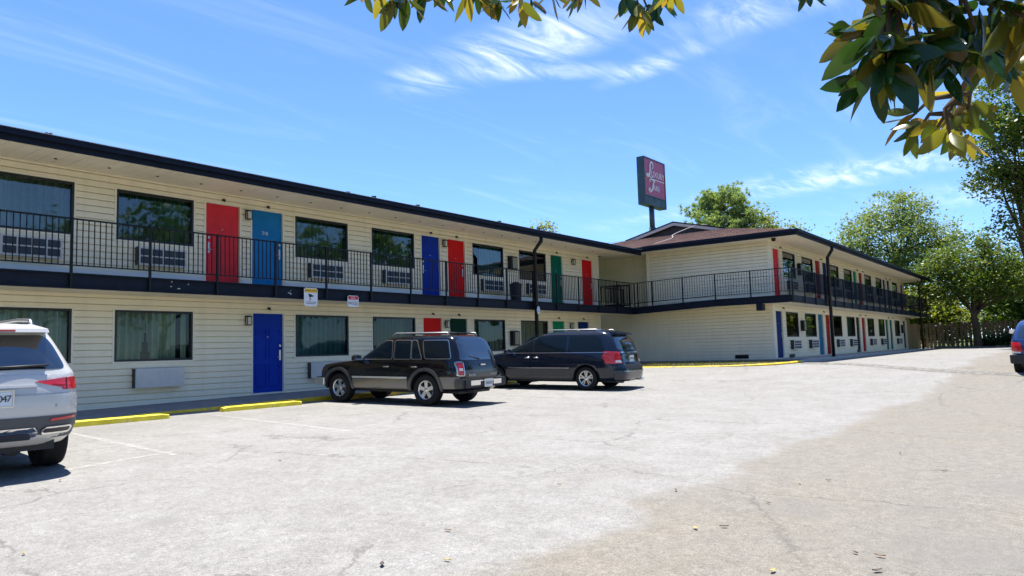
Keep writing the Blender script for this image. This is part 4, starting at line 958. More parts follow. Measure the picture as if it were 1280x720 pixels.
    for x in (-.42, .35, .95): rk = MB(); rk.tube([(x, -.56, 1.665), (x, .56, 1.665)], .014, 8); rk.build('roof_crossbar', black_m, root)
    rg = car.patch('rear_window', rpoly([(-.72, 1.04), (.72, 1.04), (.62, 1.50), (.45, 1.545), (-.45, 1.545), (-.62, 1.50)], [.05, .05, .08, .1, .1, .08]), car.rear, .008, glassr)
    tg = car.patch('tailgate', rpoly([(-.68, .61), (.68, .61), (.69, 1.03), (-.69, 1.03)], .04), car.rear, .004, pb)
    car.patch('tailgate_panel', rpoly([(-.66, .66), (.66, .66), (.66, .82), (-.66, .82)], .03), car.rear, .009, mat('grey_tailgate_panel', (.06, .058, .055), .3, .5, coat=.4), tg)
    mbox('tailgate_badge', tg, chrome, [(-1.045, -1.02, -.10, .10, .915, .945)], .01)
    rear_text(car, 'BLAZER', .075, .44, .70, steel_m, tg, .014); rear_text(car, 'CHEVROLET', .055, -.44, .70, steel_m, tg, .014)
    wm_ = MB(); wm_.tube([(-.99, .05, 1.06), (-.955, .42, 1.13)], .010, 6); wm_.build('rear_wiper', plast, rg)
    sp_ = MB(); sp_.box(-.58, -.50, -.25, .25, 1.585, 1.615); sp_.build('brake_light', redl, root)
    bp = car.patch('bumper', rpoly([(-.80, .475), (.80, .475), (.80, .585), (-.80, .585)], .03), lambda y, z, o: Vector((-1.13+.10*abs(y/.87)**6-o, y*.985, z)), .02, chrome)
    bp2 = mbox('bumper_step', root, plast, [(-1.135, -.95, -.84, .84, .42, .62)], .02)
    for sg in (1, -1): mbox('bumper_end', root, mat('charcoal_arch', (.05, .05, .052)), [(-1.10, -.84, sg*.845-.035, sg*.845+.035, .42, .62)], .02)
    mb = MB(); mb.box(-1.157, -1.150, -.26, .26, .45, .56); mb.build('bumper_recess', plast, root)
    pl = plate(car, -.02, .515, .14)
    h_ = MB(); h_.box(-1.2, -1.0, -.05, .05, .36, .42); h_.tube([(-1.15, 0, .42), (-1.15, 0, .47)], .022, 8); h_.build('tow_hitch', plast, root)
    car.patch('windshield', rpoly([(-.72, 1.09), (.72, 1.09), (.60, 1.51), (-.60, 1.51)], .06), car.front, .004, glassd)
    bf = car.patch('bumper', rpoly([(-.86, .40), (.86, .40), (.87, .62), (-.87, .62)], .03), lambda y, z, o: Vector((3.56-.12*abs(y/.87)**5+o, y, z)), .02, chrome)
    for sg in (1, -1): mbox('bumper_end', root, chrome, [(3.2, 3.52, sg*.85-.03, sg*.85+.03, .40, .61)], .02)
    car.patch('grille', rpoly([(-.48, .70), (.48, .70), (.48, .86), (-.48, .86)], .02), car.front, .008, plast)
    underbody(car, -.8, 3.2, .62, .28, .42, (0, 2.72), .36)
    return root, car
bs_, _ = black_suv(); place_car(bs_, 13.22, 12.05, 95.5, axle=2.72)
# ---- dark blue minivan
def minivan():
    root = thing('minivan', 'dark navy minivan with silver alloy wheels parked next to the black SUV', 'car')
    pb = paint('midnight_blue_paint', (.006, .011, .024), .18)
    T = [(.26, -.95, 3.86, .86), (.36, -1.05, 3.98, .93), (.50, -1.10, 4.04, .965), (.66, -1.10, 4.04, .985), (.80, -1.06, 3.99, .985), (.90, -1.04, 3.88, .975), (.98, -1.03, 3.62, .962), (1.04, -1.02, 3.30, .95), (1.09, -1.005, 2.98, .937),
         (1.16, -.985, 2.76, .920), (1.30, -.93, 2.42, .880), (1.44, -.86, 2.10, .832), (1.56, -.77, 1.80, .785), (1.64, -.68, 1.56, .74), (1.69, -.57, 1.30, .67), (1.715, -.40, 1.0, .55), (1.728, -.15, .6, .35)]
    car = Car(root, T, 13, 4.6); car.body([pb, plast], [(0, .405, .335), (3.08, .405, .335)], 0)
    br_ = mat('bright_trim', (.42, .42, .42))
    for sg in (1, -1):
        S = car.side(sg)
        d1 = car.patch('door', rpoly([(1.80, .36), (2.72, .36), (2.66, .70), (2.80, 1.05), (1.80, 1.05)], .06), S, .0035, pb)
        d2 = car.patch('sliding_door', rpoly([(.50, .36), (1.78, .36), (1.78, 1.05), (.50, 1.05)], .05), S, .0035, pb)
        handle(d1, car, sg, 1.93, .94, chrome); handle(d2, car, sg, 1.62, .94, chrome)
        car.patch('side_window', rpoly([(1.80, 1.10), (2.74, 1.10), (2.02, 1.57), (1.80, 1.57)], [.03, .03, .12, .03]), S, .005, glassd, d1)
        car.patch('side_window', rpoly([(.66, 1.10), (1.71, 1.10), (1.71, 1.58), (.66, 1.58)], .03), S, .005, glassd, d2)
        car.patch('side_window', rpoly([(-.62, 1.11), (.57, 1.10), (.57, 1.58), (-.40, 1.57)], [.10, .03, .03, .16]), S, .005, glassd)
        car.strip('belt_trim', [(-.68, 1.075), (2.70, 1.070)], .018, S, .010, br_, closed=False)
        car.strip('roof_trim', [(-.45, 1.60), (0, 1.615), (1.9, 1.615)], .012, S, .008, plast, closed=False)
        car.patch('side_moulding', rpoly([(.50, .555), (2.60, .555), (2.60, .63), (.50, .63)], .01), S, .014, pb)
        car.strip('moulding_trim', [(.50, .625), (2.60, .625)], .02, S, .020, br_, closed=False)
        car.patch('sill', rpoly([(.46, .28), (2.62, .28), (2.62, .40), (.46, .40)], .01), S, .012, mat('grey_sill', (.055, .055, .06), .4, .4))
        for x0 in (1.785,): car.strip('seam', [(x0, .38), (x0, 1.06)], .010, S, .004, plast, closed=False)
        tl_ = rpoly([(.60*sg, .80), (.945*sg, .80), (.925*sg, 1.10), (.70*sg, 1.10)], .02)
        l_ = car.patch('tail_light', rpoly([(.74*sg, .76), (.97*sg, .76), (.95*sg, 1.11), (.78*sg, 1.11)], .03), car.rear, .012, redl)
        car.patch('tail_light', rpoly([(-1.045, .76), (-.88, .80), (-.86, 1.09), (-1.00, 1.11)], .03), S, .012, redl)
        car.patch('reverse_lens', rpoly([(.70*sg, .79), (.88*sg, .79), (.86*sg, .86), (.72*sg, .86)], .01), car.rear, .016, clearl, l_)
        car.patch('head_light', rpoly([(.50*sg, .68), (.86*sg, .70), (.84*sg, .86), (.52*sg, .84)], .03), car.front, .01, clearl)
        wheel(root, 0, sg*.835, .335, .225, sg, 'twin', alloy, .66); wheel(root, 3.08, sg*.835, .335, .225, sg, 'twin', alloy, .66)
        mirror(car, 2.56, sg, 1.10, pb, .24, (.11, .22, .16))
        rk = MB(); rk.tube([(-.30, sg*.62, 1.70), (-.22, sg*.62, 1.755), (1.30, sg*.62, 1.76), (1.40, sg*.62, 1.70)], .019, 8); rk.build('roof_rail', mat('grey_rail', (.36, .36, .36)), root)
    for x in (-.1, .9): rk = MB(); rk.tube([(x, -.62, 1.755), (x, .62, 1.755)], .015, 8); rk.build('roof_crossbar', chrome, root)
    rg = car.patch('rear_window', rpoly([(-.76, 1.16), (.76, 1.16), (.66, 1.56), (-.66, 1.56)], [.08, .08, .1, .1]), car.rear, .008, glassr)
    sp_ = MB()
    sp_.hexa([(-.83, -.62, 1.60), (-.83, .62, 1.60), (-.60, .64, 1.60), (-.60, -.64, 1.60), (-.82, -.62, 1.638), (-.82, .62, 1.638), (-.42, .58, 1.718), (-.42, -.58, 1.718)]); sp_.build('roof_spoiler', pb, root)
    tg = car.patch('tailgate', rpoly([(-.66, .60), (.66, .60), (.70, 1.13), (-.70, 1.13)], .05), car.rear, .004, pb)
    car.strip('tailgate_trim', [(-.66, 1.10), (.66, 1.10)][::-1], .03, car.rear, .014, chrome, tg, closed=False)
    rear_text(car, 'DODGE', .085, 0, 1.03, chrome, tg, .014, spacing=1.7)
    pl = plate(car, 0, .90, .012)
    car.strip('plate_recess_trim', [(-.24, .80), (.24, .80)], .018, car.rear, .016, chrome, tg, closed=False)
    bp = car.patch('bumper', rpoly([(-.95, .30), (.95, .30), (.97, .62), (.80, .74), (-.80, .74), (-.97, .62)], .05), lambda y, z, o: Vector((-1.15+.30*abs(y/.99)**6-.0*z-o+.10*abs((z-.5)/.3)**2, y*.99, z)), .02, pb)
    car.patch('bumper_step', rpoly([(-.70, .60), (.70, .60), (.66, .73), (-.66, .73)], .03), lambda y, z, o: Vector((-1.15+.30*abs(y/.99)**6-o+.10*abs((z-.5)/.3)**2, y, z)), .028, plast)
    car.strip('bumper_trim', [(.74, .555), (-.74, .555)], .035, lambda y, z, o: Vector((-1.15+.30*abs(y/.99)**6-o+.10*abs((z-.5)/.3)**2, y, z)), .03, br_, closed=False)
    wm_ = MB(); wm_.tube([(-1.02, .0, 1.15), (-.985, -.45, 1.20)], .011, 6); wm_.build('rear_wiper', plast, rg)
    car.patch('windshield', rpoly([(-.84, 1.13), (.84, 1.13), (.68, 1.60), (-.68, 1.60)], .08), car.front, .004, glassd)
    car.patch('grille', rpoly([(-.46, .66), (.46, .66), (.46, .84), (-.46, .84)], .02), car.front, .008, plast)
    ex = MB(); ex.tube([(-1.16, -.68, .27), (-.8, -.68, .27)], .035, 10); ex.build('exhaust', chrome, root)
    underbody(car, -.85, 3.7, .72, .22, .34, (0, 3.08), .335)
    return root, car
mv_, _ = minivan(); place_car(mv_, 19.45, 11.55, 96.5, axle=3.08)
# ---- silver luxury utility vehicle at the left edge
def silver_suv():
    root = thing('suv', 'large silver SUV seen from behind at the left edge, plate ending 047', 'car')
    pb = paint('silver_car_paint', (.56, .55, .53), .36, .15)
    T = [(.36, -.93, 3.72, .88), (.46, -1.03, 3.80, .945), (.60, -1.07, 3.86, .972), (.78, -1.08, 3.86, .982), (.90, -1.07, 3.82, .98), (1.0, -1.05, 3.70, .968), (1.06, -1.03, 3.40, .957), (1.11, -1.015, 3.0, .945), (1.15, -.995, 2.62, .93),
         (1.22, -.965, 2.42, .885), (1.34, -.90, 2.20, .825), (1.46, -.825, 1.96, .765), (1.58, -.74, 1.72, .70), (1.65, -.68, 1.54, .645), (1.695, -.58, 1.32, .57), (1.72, -.42, 1.05, .46), (1.735, -.15, .6, .3)]
    car = Car(root, T, 11, 3.6); car.body([pb, plast], [(0, .46, .385), (2.995, .46, .385)], 0)
    for sg in (1, -1):
        S = car.side(sg)
        for x0, x1, nm in ((1.72, 2.55, 'door'), (.55, 1.70, 'door')):
            d = car.patch(nm, rpoly([(x0, .50), (x1, .50), (x1, 1.08), (x0-.1, 1.08)], .06), S, .0035, pb); handle(d, car, sg, x0+.2, .98, pb)
            car.patch('side_window', rpoly([(x0, 1.16), (x1-.1 if x1 > 2 else x1, 1.16), (x1-.65 if x1 > 2 else x1, 1.56), (x0, 1.57)], .05), S, .005, glassd, d)
        car.patch('side_window', rpoly([(-.62, 1.2), (.42, 1.16), (.42, 1.57), (-.40, 1.55)], .08), S, .005, glassd)
        car.patch('sill', rpoly([(.5, .38), (2.5, .38), (2.5, .48), (.5, .48)], .01), S, .015, plast)
        # wrap-round tail lamp
        l_ = car.patch('tail_light', rpoly([(.42*sg, 1.065), (.70*sg, 1.095), (.925*sg, 1.105), (.945*sg, .965), (.80*sg, .965), (.55*sg, 1.03)], [.01, .03, .03, .04, .05, .05]), car.rear, .014, redl)
        car.patch('tail_light', rpoly([(-1.0, .96), (-.66, 1.0), (-.62, 1.08), (-.96, 1.10)], .03), S, .012, redl)
        car.strip('lamp_divider', [(.755*sg, .97), (.755*sg, 1.10)], .008, car.rear, .020, plast, l_, closed=False)
        car.strip('lamp_bar', [(.60*sg, 1.035), (.92*sg, 1.0)], .012, car.rear, .020, mat('deep_red_lens', (.25, .004, .006), .15, .5), l_, closed=False)
        car.patch('head_light', rpoly([(.45*sg, .82), (.85*sg, .84), (.84*sg, .96), (.5*sg, .96)], .03), car.front, .01, clearl)
        wheel(root, 0, sg*.825, .385, .285, sg, 'twin', alloy, .62); wheel(root, 2.995, sg*.825, .385, .275, sg, 'twin', alloy, .62)
        mirror(car, 2.30, sg, 1.14, pb, .26, (.11, .24, .17))
        rk = MB(); rk.tube([(-.35, sg*.54, 1.69), (-.22, sg*.55, 1.765), (.4, sg*.56, 1.785), (1.20, sg*.56, 1.775), (1.42, sg*.55, 1.69)], .022, 8); rk.build('roof_rail', steel_m, root)
        ex = rpoly([(.50*sg, .475), (.80*sg, .475), (.84*sg, .53), (.80*sg, .565), (.52*sg, .565), (.47*sg, .52)], .03)
        BFN = lambda y, z, o: car.rear(y, max(z, .52), o)+Vector((.10*max(0, .56-z)/.14-.02, 0, z-max(z, .52)))
        e_ = car.patch('exhaust_trim', ex, BFN, .045, chrome); car.patch('exhaust_opening', inset(ex, .022), BFN, .048, inkm, e_)
        car.patch('reflector', rpoly([(.56*sg, .625), (.86*sg, .64), (.86*sg, .665), (.58*sg, .655)], .008), BFN, .034, redl)
    bp = car.patch('bumper', rpoly([(-.935, .60), (.935, .60), (.95, .80), (.90, .90), (.80, .93), (.76, .80), (.66, .725), (-.66, .725), (-.76, .80), (-.80, .93), (-.90, .90), (-.95, .80)], .03), BFN, .008, pb)
    bl = car.patch('bumper_lower', rpoly([(-.86, .43), (.86, .43), (.92, .56), (.935, .685), (-.935, .685), (-.92, .56)], .04), BFN, .022, mat('grey_bumper_plastic', (.075, .078, .085), .5, .4))
    car.patch('bumper_protector', rpoly([(-.46, .455), (.46, .455), (.44, .57), (-.44, .57)], .05), BFN, .036, chrome); car.patch('diffuser', rpoly([(-.40, .43), (.40, .43), (.38, .50), (-.38, .50)], .03), BFN, .042, mat('blue_black_plastic', (.02, .025, .04), .4), bl)
    rg = car.patch('rear_window', rpoly([(-.77, 1.20), (.77, 1.20), (.66, 1.48), (.58, 1.585), (-.58, 1.585), (-.66, 1.48)], [.07, .07, .1, .08, .08, .1]), car.rear, .006, glassr)
    tg = car.patch('tailgate', rpoly([(-.74, .80), (-.66, .735), (.66, .735), (.74, .80), (.79, .96), (.86, 1.14), (-.86, 1.14), (-.79, .96)], .06), car.rear, .006, pb)
    car.strip('tailgate_seam', rpoly([(-.74, .80), (-.66, .735), (.66, .735), (.74, .80), (.80, .96)], 0)[0:], -.014, car.rear, .008, inkm, tg, closed=False)
    car.strip('chrome_strip', [(.44, 1.035), (-.44, 1.035)], .026, car.rear, .02, mat('satin_strip', (.50, .50, .50), .45, .5, .3), tg, closed=False)
    st_ = MB(); c0 = car.rear(0, 1.11, .016)
    for i in range(24):
        a, c = 2*math.pi*i/24, 2*math.pi*(i+1)/24
        st_.tube([(c0.x, .065*math.cos(a), c0.z+.065*math.sin(a)), (c0.x, .065*math.cos(c), c0.z+.065*math.sin(c))], .006, 5)
    for k in range(3): a = R(90+120*k); st_.tube([(c0.x, 0, c0.z), (c0.x, .062*math.cos(a), c0.z+.062*math.sin(a))], [.011, .003], 5)
    st_.build('emblem', chrome, tg)
    rear_text(car, 'GLE 350', .052, -.55, .795, steel_m, tg, .012)
    plate(car, -.045, .895, .03, '047', w=.31, h=.16)
    sp_ = MB(); sp_.hexa([(-.90, -.58, 1.615), (-.90, .58, 1.615), (-.62, .62, 1.60), (-.62, -.62, 1.60), (-.88, -.57, 1.655), (-.88, .57, 1.655), (-.45, .52, 1.715), (-.45, -.52, 1.715)]); sp_.build('roof_spoiler', pb, root)
    sb = MB(); sb.box(-.905, -.885, -.25, .25, 1.628, 1.643); sb.build('brake_light', redl, root)
    wm_ = MB(); wm_.tube([(-1.0, .05, 1.225), (-.985, -.28, 1.235), (-.97, -.56, 1.245)], .014, 6); wm_.build('rear_wiper', plast, rg)
    car.patch('windshield', rpoly([(-.84, 1.2), (.84, 1.2), (.70, 1.60), (-.70, 1.60)], .08), car.front, .004, glassd)
    car.patch('grille', rpoly([(-.42, .66), (.42, .66), (.46, .94), (-.46, .94)], .04), car.front, .01, plast)
    m = MB(); 
    for y in (-.62, -.2, .25, .6): m.tube([car.rear(y, .80, .004), car.rear(y, .80, .018)], .014, 8)
    m.build('parking_sensor', plast, bp)
    underbody(car, -.9, 3.6, .66, .30, .44, (0, 2.995), .385)
    return root, car
gv_, _ = silver_suv(); place_car(gv_, 3.06, 10.30, 84, axle=2.995)
# ---- blue car cut by the right edge
def blue_car():
    root = thing('parked_car', 'blue car with red tail light cut off by the right edge', 'car')
    pb = paint('royal_blue_paint', (.02, .05, .16), .2, .2)
    T = [(.30, -.85, 3.40, .80), (.42, -.93, 3.50, .86), (.60, -.96, 3.54, .88), (.78, -.95, 3.50, .885), (.88, -.93, 3.36, .875), (.95, -.91, 2.9, .86), (1.0, -.88, 2.5, .845), (1.08, -.83, 2.3, .82), (1.22, -.74, 2.02, .76), (1.34, -.63, 1.75, .70), (1.42, -.50, 1.5, .64), (1.46, -.30, 1.2, .54), (1.475, 0, .8, .3)]
    car = Car(root, T, 11, 4); car.body([pb, plast], [(0, .40, .32), (2.65, .40, .32)], 0)
    for sg in (1, -1):
        S = car.side(sg)
        d = car.patch('door', rpoly([(.6, .40), (1.9, .40), (1.95, .96), (.5, .96)], .05), S, .0035, pb); handle(d, car, sg, .85, .85, pb)
        car.patch('side_window', rpoly([(-.3, 1.02), (1.95, 1.02), (1.45, 1.36), (-.1, 1.37)], .06), S, .005, glassd, d)
        l_ = car.patch('tail_light', rpoly([(.58*sg, .64), (.86*sg, .64), (.85*sg, .90), (.62*sg, .90)], .03), car.rear, .012, redl); car.patch('tail_light', rpoly([(-.86, .64), (-.62, .68), (-.64, .86), (-.84, .90)], .03), S, .012, redl)
        car.patch('reverse_lens', rpoly([(.62*sg, .60), (.84*sg, .60), (.84*sg, .64), (.62*sg, .64)], .008), car.rear, .016, clearl, l_)
        wheel(root, 0, sg*.76, .32, .2, sg, 'twin', alloy, .64); wheel(root, 2.65, sg*.76, .32, .2, sg, 'twin', alloy, .64); mirror(car, 1.95, sg, 1.02, pb, .2)
    car.patch('rear_window', rpoly([(-.70, 1.02), (.70, 1.02), (.58, 1.36), (-.58, 1.36)], .08), car.rear, .006, glassr); car.patch('windshield', rpoly([(-.72, 1.06), (.72, 1.06), (.6, 1.4), (-.6, 1.4)], .08), car.front, .004, glassd)
    car.patch('bumper', rpoly([(-.88, .32), (.88, .32), (.89, .56), (-.89, .56)], .04), lambda y, z, o: Vector((-1.04+.22*abs(y/.9)**6-o, y, z)), .02, plast); plate(car, 0, .74, .012)
    mbox('tow_hitch', root, plast, [(-1.25, -.9, -.05, .05, .26, .32)], .01); underbody(car, -.75, 3.2, .65, .22, .36, (0, 2.65), .32)
    return root, car
bc_, _ = blue_car(); place_car(bc_, 25.5, .62, -1, axle=2.65)

# ------------------------------------------------------------------ wheel stops
ws = MB()
def stop_mesh(l, m_):
    b = MB(); h = .115; n = 14; prof = [(-.085, 0), (-.075, h-.02), (-.055, h), (.055, h), (.075, h-.02), (.085, 0)]; rings = []
    for i in range(n+1):
        x = -l/2+l*i/n; e = .0 if 0 < i < n else .02; rings.append(len(b.v))
        for y, z in prof: b.v.append((x, y+rnd.uniform(-.004, .004), max(0, z-(e if z > 0 else 0)+rnd.uniform(-.003, .003)*(z > 0))))
    for a, c in zip(rings, rings[1:]):
        for j in range(5): b.f.append((a+j, c+j, c+j+1, a+j+1)); b.m.append(0); b.sm.append(False)
    b.f.append(tuple(rings[0]+j for j in range(6))); b.f.append(tuple(rings[-1]+j for j in reversed(range(6)))); b.m += [0, 0]; b.sm += [False]*2
    return b.mesh('wheel_stop', m_)
for x, y, rz_, m_, lab in ((6.68, 14.55, 0, yellow2, 'bright yellow concrete wheel stop nearest the silver SUV'), (10.12, 14.9, .5, yellow2, 'bright yellow concrete wheel stop in front of the royal blue ground floor door'), (13.6, 15.2, 0, orange, 'weathered orange wheel stop under the nose of the black SUV'), (19.0, 15.25, 0, orange, 'weathered orange wheel stop under the nose of the navy minivan')):
    me = stop_mesh(2.05, m_); o = link('wheel_stop', me); fixn(o); o.location = (x, y, G(x, y)-.01); o.rotation_euler = (0, 0, R(rz_)); tag(o, lab, 'wheel stop', 'wheel stops along the motel kerb')

# ------------------------------------------------------------------ small things on the motel
def sign_board(name, label, x, z, w_, h_, y):
    b = MB(); b.box(-w_/2, w_/2, -.004, .004, -h_/2, h_/2); o = b.build(name, white_m)
    bm = bmesh.new(); bm.from_mesh(o.data); bmesh.ops.bevel(bm, geom=[e for e in bm.edges if abs(e.verts[0].co.y-e.verts[1].co.y) > .005], offset=.03, segments=3, affect='EDGES'); bm.to_mesh(o.data); bm.free()
    o.location = (x, y, z); return tag(o, label, 'sign')
def flat(parent, name, m_, polys, y=-.0065):
    b = MB()
    for p in polys: b.face([(u, y, v) for u, v in p])
    return b.build(name, m_, parent)
def rect(a, b_, c, d): return [(a, c), (b_, c), (b_, d), (a, d)]
def stext(parent, s, size, x, z, m_, name='lettering', y=-.0075, **k): return text(s, size, Matrix.Translation((x, y, z)) @ RX90, m_, parent, name, extr=.0008, **k)
s1 = sign_board('security_sign', 'white camera surveillance sign with amber header hanging on the balcony edge', 12.52, zz(1.59), .44, .49, YD-.09)
flat(s1, 'header', yelink, [rect(-.20, .20, .12, .225)]); stext(s1, 'SECURITY NOTICE', .047, 0, .172, inkm)
flat(s1, 'camera_symbol', inkm, [[(-.09, .09), (.03, .07), (.05, .02), (-.05, -.02)], [(-.02, -.02), (.01, -.03), (-.03, -.09), (-.06, -.10)], [(.04, .02), (.06, .06), (.09, .05), (.07, .0)]])
stext(s1, 'THIS PROPERTY IS UNDER', .03, 0, -.135, inkm); stext(s1, 'VIDEO SURVEILLANCE', .03, 0, -.175, inkm)
s2 = sign_board('warning_sign', 'small white sign with red header hanging on the balcony edge', 13.98, zz(1.53), .40, .32, YD-.09)
flat(s2, 'header', redink, [rect(-.18, .18, .045, .145)]); stext(s2, 'PRIVATE', .04, 0, .118, white_m); stext(s2, 'PROPERTY', .04, 0, .072, white_m)
stext(s2, 'NO', .115, -.09, -.055, inkm)
for i, q in enumerate(('SOLICITING', 'LOITERING', 'TRESPASSING')): stext(s2, q, .032, .085, -.015-.042*i, inkm)
o = MB(); o.lathe([(.001, -.006), (.17, -.006), (.17, .006), (.001, .006)], 6, 0, 'y'); s3 = o.build('notice_plate', white_m); fixn(s3); s3.location = (22.84, 16.085, zz(1.5)); s3.scale = (.62, 1, 1); tag(s3, 'small pale notice plate on the black downpipe in front of the left wing', 'sign')
flat(s3, 'notice_panel', mat('pale_blue_ink', (.35, .45, .62), .5), [rect(-.11, .11, -.07, .0), rect(-.09, .09, .03, .07)], -.009)
b = MB(); b.lathe([(.001, 0), (.20, 0), (.205, .02), (.235, .62), (.25, .63), (.25, .68), (.20, .69), (.19, .70), (.10, .76), (.001, .78)], 20, 0, 'z'); o = b.build('trash_can', mat('navy_plastic', (.012, .018, .035), .45)); fixn(o); o.location = (22.6, 16.95, A_DK); tag(o, 'dark round trash can on the left wing balcony beside the downpipe', 'trash can')
# highway sign
sg_ = thing('pole_sign', 'tall crimson roadside sign reading Luxury Inn on a pole behind the roof', 'sign', (59.6, 29.6, 2))
SC = .9; H_ = 4.35; W_ = 4.25; D_ = .68
Zt = 18.55; X0 = 59.25; Y0 = 29.75
def SP(b): return b
b = MB(); b.box(X0, X0+W_, Y0, Y0+D_, Zt-H_, Zt); bx_ = b.build('cabinet', mat('blue_grey_metal', (.05, .075, .095), .5, .4, noise=.25, nscale=1.5), None)
def under(o): o.parent = sg_; o.matrix_parent_inverse = Matrix.Translation((-59.6, -29.6, -2)); return o
under(bx_)
crim = mat('crimson_panel', (.46, .035, .085), .35, .5, noise=.05, nscale=1)
b = MB(); b.box(X0+.12, X0+W_-.12, Y0-.02, Y0-.002, Zt-3.45, Zt-.12); fp = b.build('sign_face', crim, bx_)
b = MB()
for q in ((X0, X0+W_, Zt-.11, Zt), (X0, X0+.11, Zt-H_, Zt-.12), (X0+W_-.11, X0+W_, Zt-H_, Zt-.12), (X0+.12, X0+W_-.12, Zt-3.56, Zt-3.46)): b.box(q[0], q[1], Y0-.06, Y0-.003, q[2], q[3])
b.build('sign_frame', mat('dark_sign_frame', (.04, .05, .06), .4), bx_)
b = MB(); b.box(X0+.13, X0+W_-.13, Y0-.015, Y0-.004, Zt-H_+.05, Zt-3.58); b.build('reader_board', mat('weathered_reader_board', (.06, .10, .11), .5, .3, noise=.5, nscale=1.2), bx_)
SM = lambda x, z: Matrix.Translation((X0+x, Y0-.035, Zt-z)) @ RX90
def stroke(pts, r, name='script_initial'):
    b = MB(); P = spline([(X0+x, Y0-.05, Zt-z) for x, z in pts], 8); n = len(P); rs = [r*(.45+.55*math.sin(math.pi*min(1, max(0, i/(n-1))))) for i in range(n)]
    b.tube(P, rs, 6); return b.build(name, white_m, bx_)
stroke([(1.50, .98), (1.72, .72), (1.66, .42), (1.38, .36), (1.16, .62), (1.10, 1.0), (1.02, 1.4), (.80, 1.72), (.54, 1.78), (.44, 1.62), (.66, 1.54), (1.0, 1.70), (1.36, 1.80), (1.66, 1.60)], .10)
text('UXURY', .80, SM(2.72, 1.42), white_m, bx_, 'lettering', extr=.015)
b = MB(); b.box(X0+1.6, X0+3.98, Y0-.04, Y0-.025, Zt-1.92, Zt-1.84); b.build('underline', white_m, bx_)
stroke([(1.05, 2.25), (.98, 2.05), (1.30, 1.95), (1.75, 2.02), (2.0, 1.95), (1.78, 2.1), (1.58, 2.55), (1.36, 2.95), (1.02, 3.12), (.78, 2.96), (.95, 2.80), (1.15, 2.95)], .10)
text('NN', .78, SM(2.30, 2.68), white_m, bx_, 'lettering', extr=.015)
b = MB(); b.tube([(X0+1.95, Y0+.36, 1), (X0+1.95, Y0+.36, Zt-H_-1.9)], .30, 14); b.tube([(X0+1.95, Y0+.36, Zt-H_-2.0), (X0+1.95, Y0+.36, Zt-H_)], .24, 14); under(b.build('pole', mat('blue_grey_metal', (.05, .075, .095)), None))
# fence with posts and rails at the far end of the lot
fn = thing('wooden_fence', 'weathered board fence with gaps between the boards at the far end of the lot', 'fence')
FX = 66.6; f_ = MB(); y = 10.4
gm = mat('weathered_boards', (.20, .135, .08), .9, .1, noise=.3, nscale=4)
while y > -26:
    h = 2.02+rnd.uniform(-.05, .05); dx_ = rnd.uniform(-.012, .012); wd = rnd.uniform(.19, .22); z0 = G(FX, y)-.05; tl = rnd.uniform(-.03, .03)
    f_.hexa([(FX+dx_, y-wd, z0), (FX+dx_+.022, y-wd, z0), (FX+dx_+.022, y, z0), (FX+dx_, y, z0), (FX+dx_, y-wd+tl, z0+h), (FX+dx_+.022, y-wd+tl, z0+h), (FX+dx_+.022, y+tl, z0+h), (FX+dx_, y+tl, z0+h)]); y -= wd+rnd.uniform(.06, .12)
f_.build('boards', gm, fn)
f_ = MB()
for z in (.4, 1.6): f_.box(FX+.04, FX+.08, -26, 10.4, G(FX, 0)+z, G(FX, 0)+z+.09)
f_.build('rails', gm, fn)
for i in range(15):
    p = MB(); y = 10.3-2.5*i; p.box(FX+.085, FX+.185, y-.05, y+.05, G(FX, y)-.1, G(FX, y)+2.0); p.build('post', gm, fn)
# ------------------------------------------------------------------ trees
rs = np.random.RandomState(11)
def quads_mesh(name, co, mats):           # co: (N,4,3)
    n = len(co); me = bpy.data.meshes.new(name); me.vertices.add(n*4); me.vertices.foreach_set('co', co.reshape(-1).astype(np.float32))
    me.loops.add(n*4); me.loops.foreach_set('vertex_index', np.arange(n*4, dtype=np.int32)); me.polygons.add(n)
    me.polygons.foreach_set('loop_start', np.arange(0, n*4, 4, dtype=np.int32)); me.polygons.foreach_set('loop_total', np.full(n, 4, np.int32))
    me.materials.append(mats); me.update(calc_edges=True); me.validate(); return me
def leaf_quads(cent, size, aspect, upb=.6):
    n = len(cent); nr = rs.normal(size=(n, 3)); nr[:, 2] = np.abs(nr[:, 2])+upb; nr /= np.linalg.norm(nr, axis=1)[:, None]
    t = rs.normal(size=(n, 3)); t -= nr*(t*nr).sum(1)[:, None]; t /= np.linalg.norm(t, axis=1)[:, None]; b_ = np.cross(nr, t)
    s = (size*rs.uniform(.6, 1.3, n))[:, None]
    return np.stack([cent-t*s, cent-b_*s*aspect+t*s*.1, cent+t*s, cent+b_*s*aspect+t*s*.1], 1)
def crown_points(ells, nclump, per, rc):
    vol = np.array([e[3]*e[4]*e[5] for e in ells]); pk = rs.choice(len(ells), nclump, p=vol/vol.sum()); out = []; cl = []
    for i in pk:
        e = ells[i]; d = rs.normal(size=3); d /= np.linalg.norm(d); r = rs.uniform(.35, 1)**.6
        c = np.array(e[:3])+d*r*np.array(e[3:6]); cl.append(c)
        k = rs.normal(size=(per, 3))*rc*rs.uniform(.6, 1.25); k[:, 2] *= .6; out.append(c+k)
    return np.concatenate(out), np.array(cl)
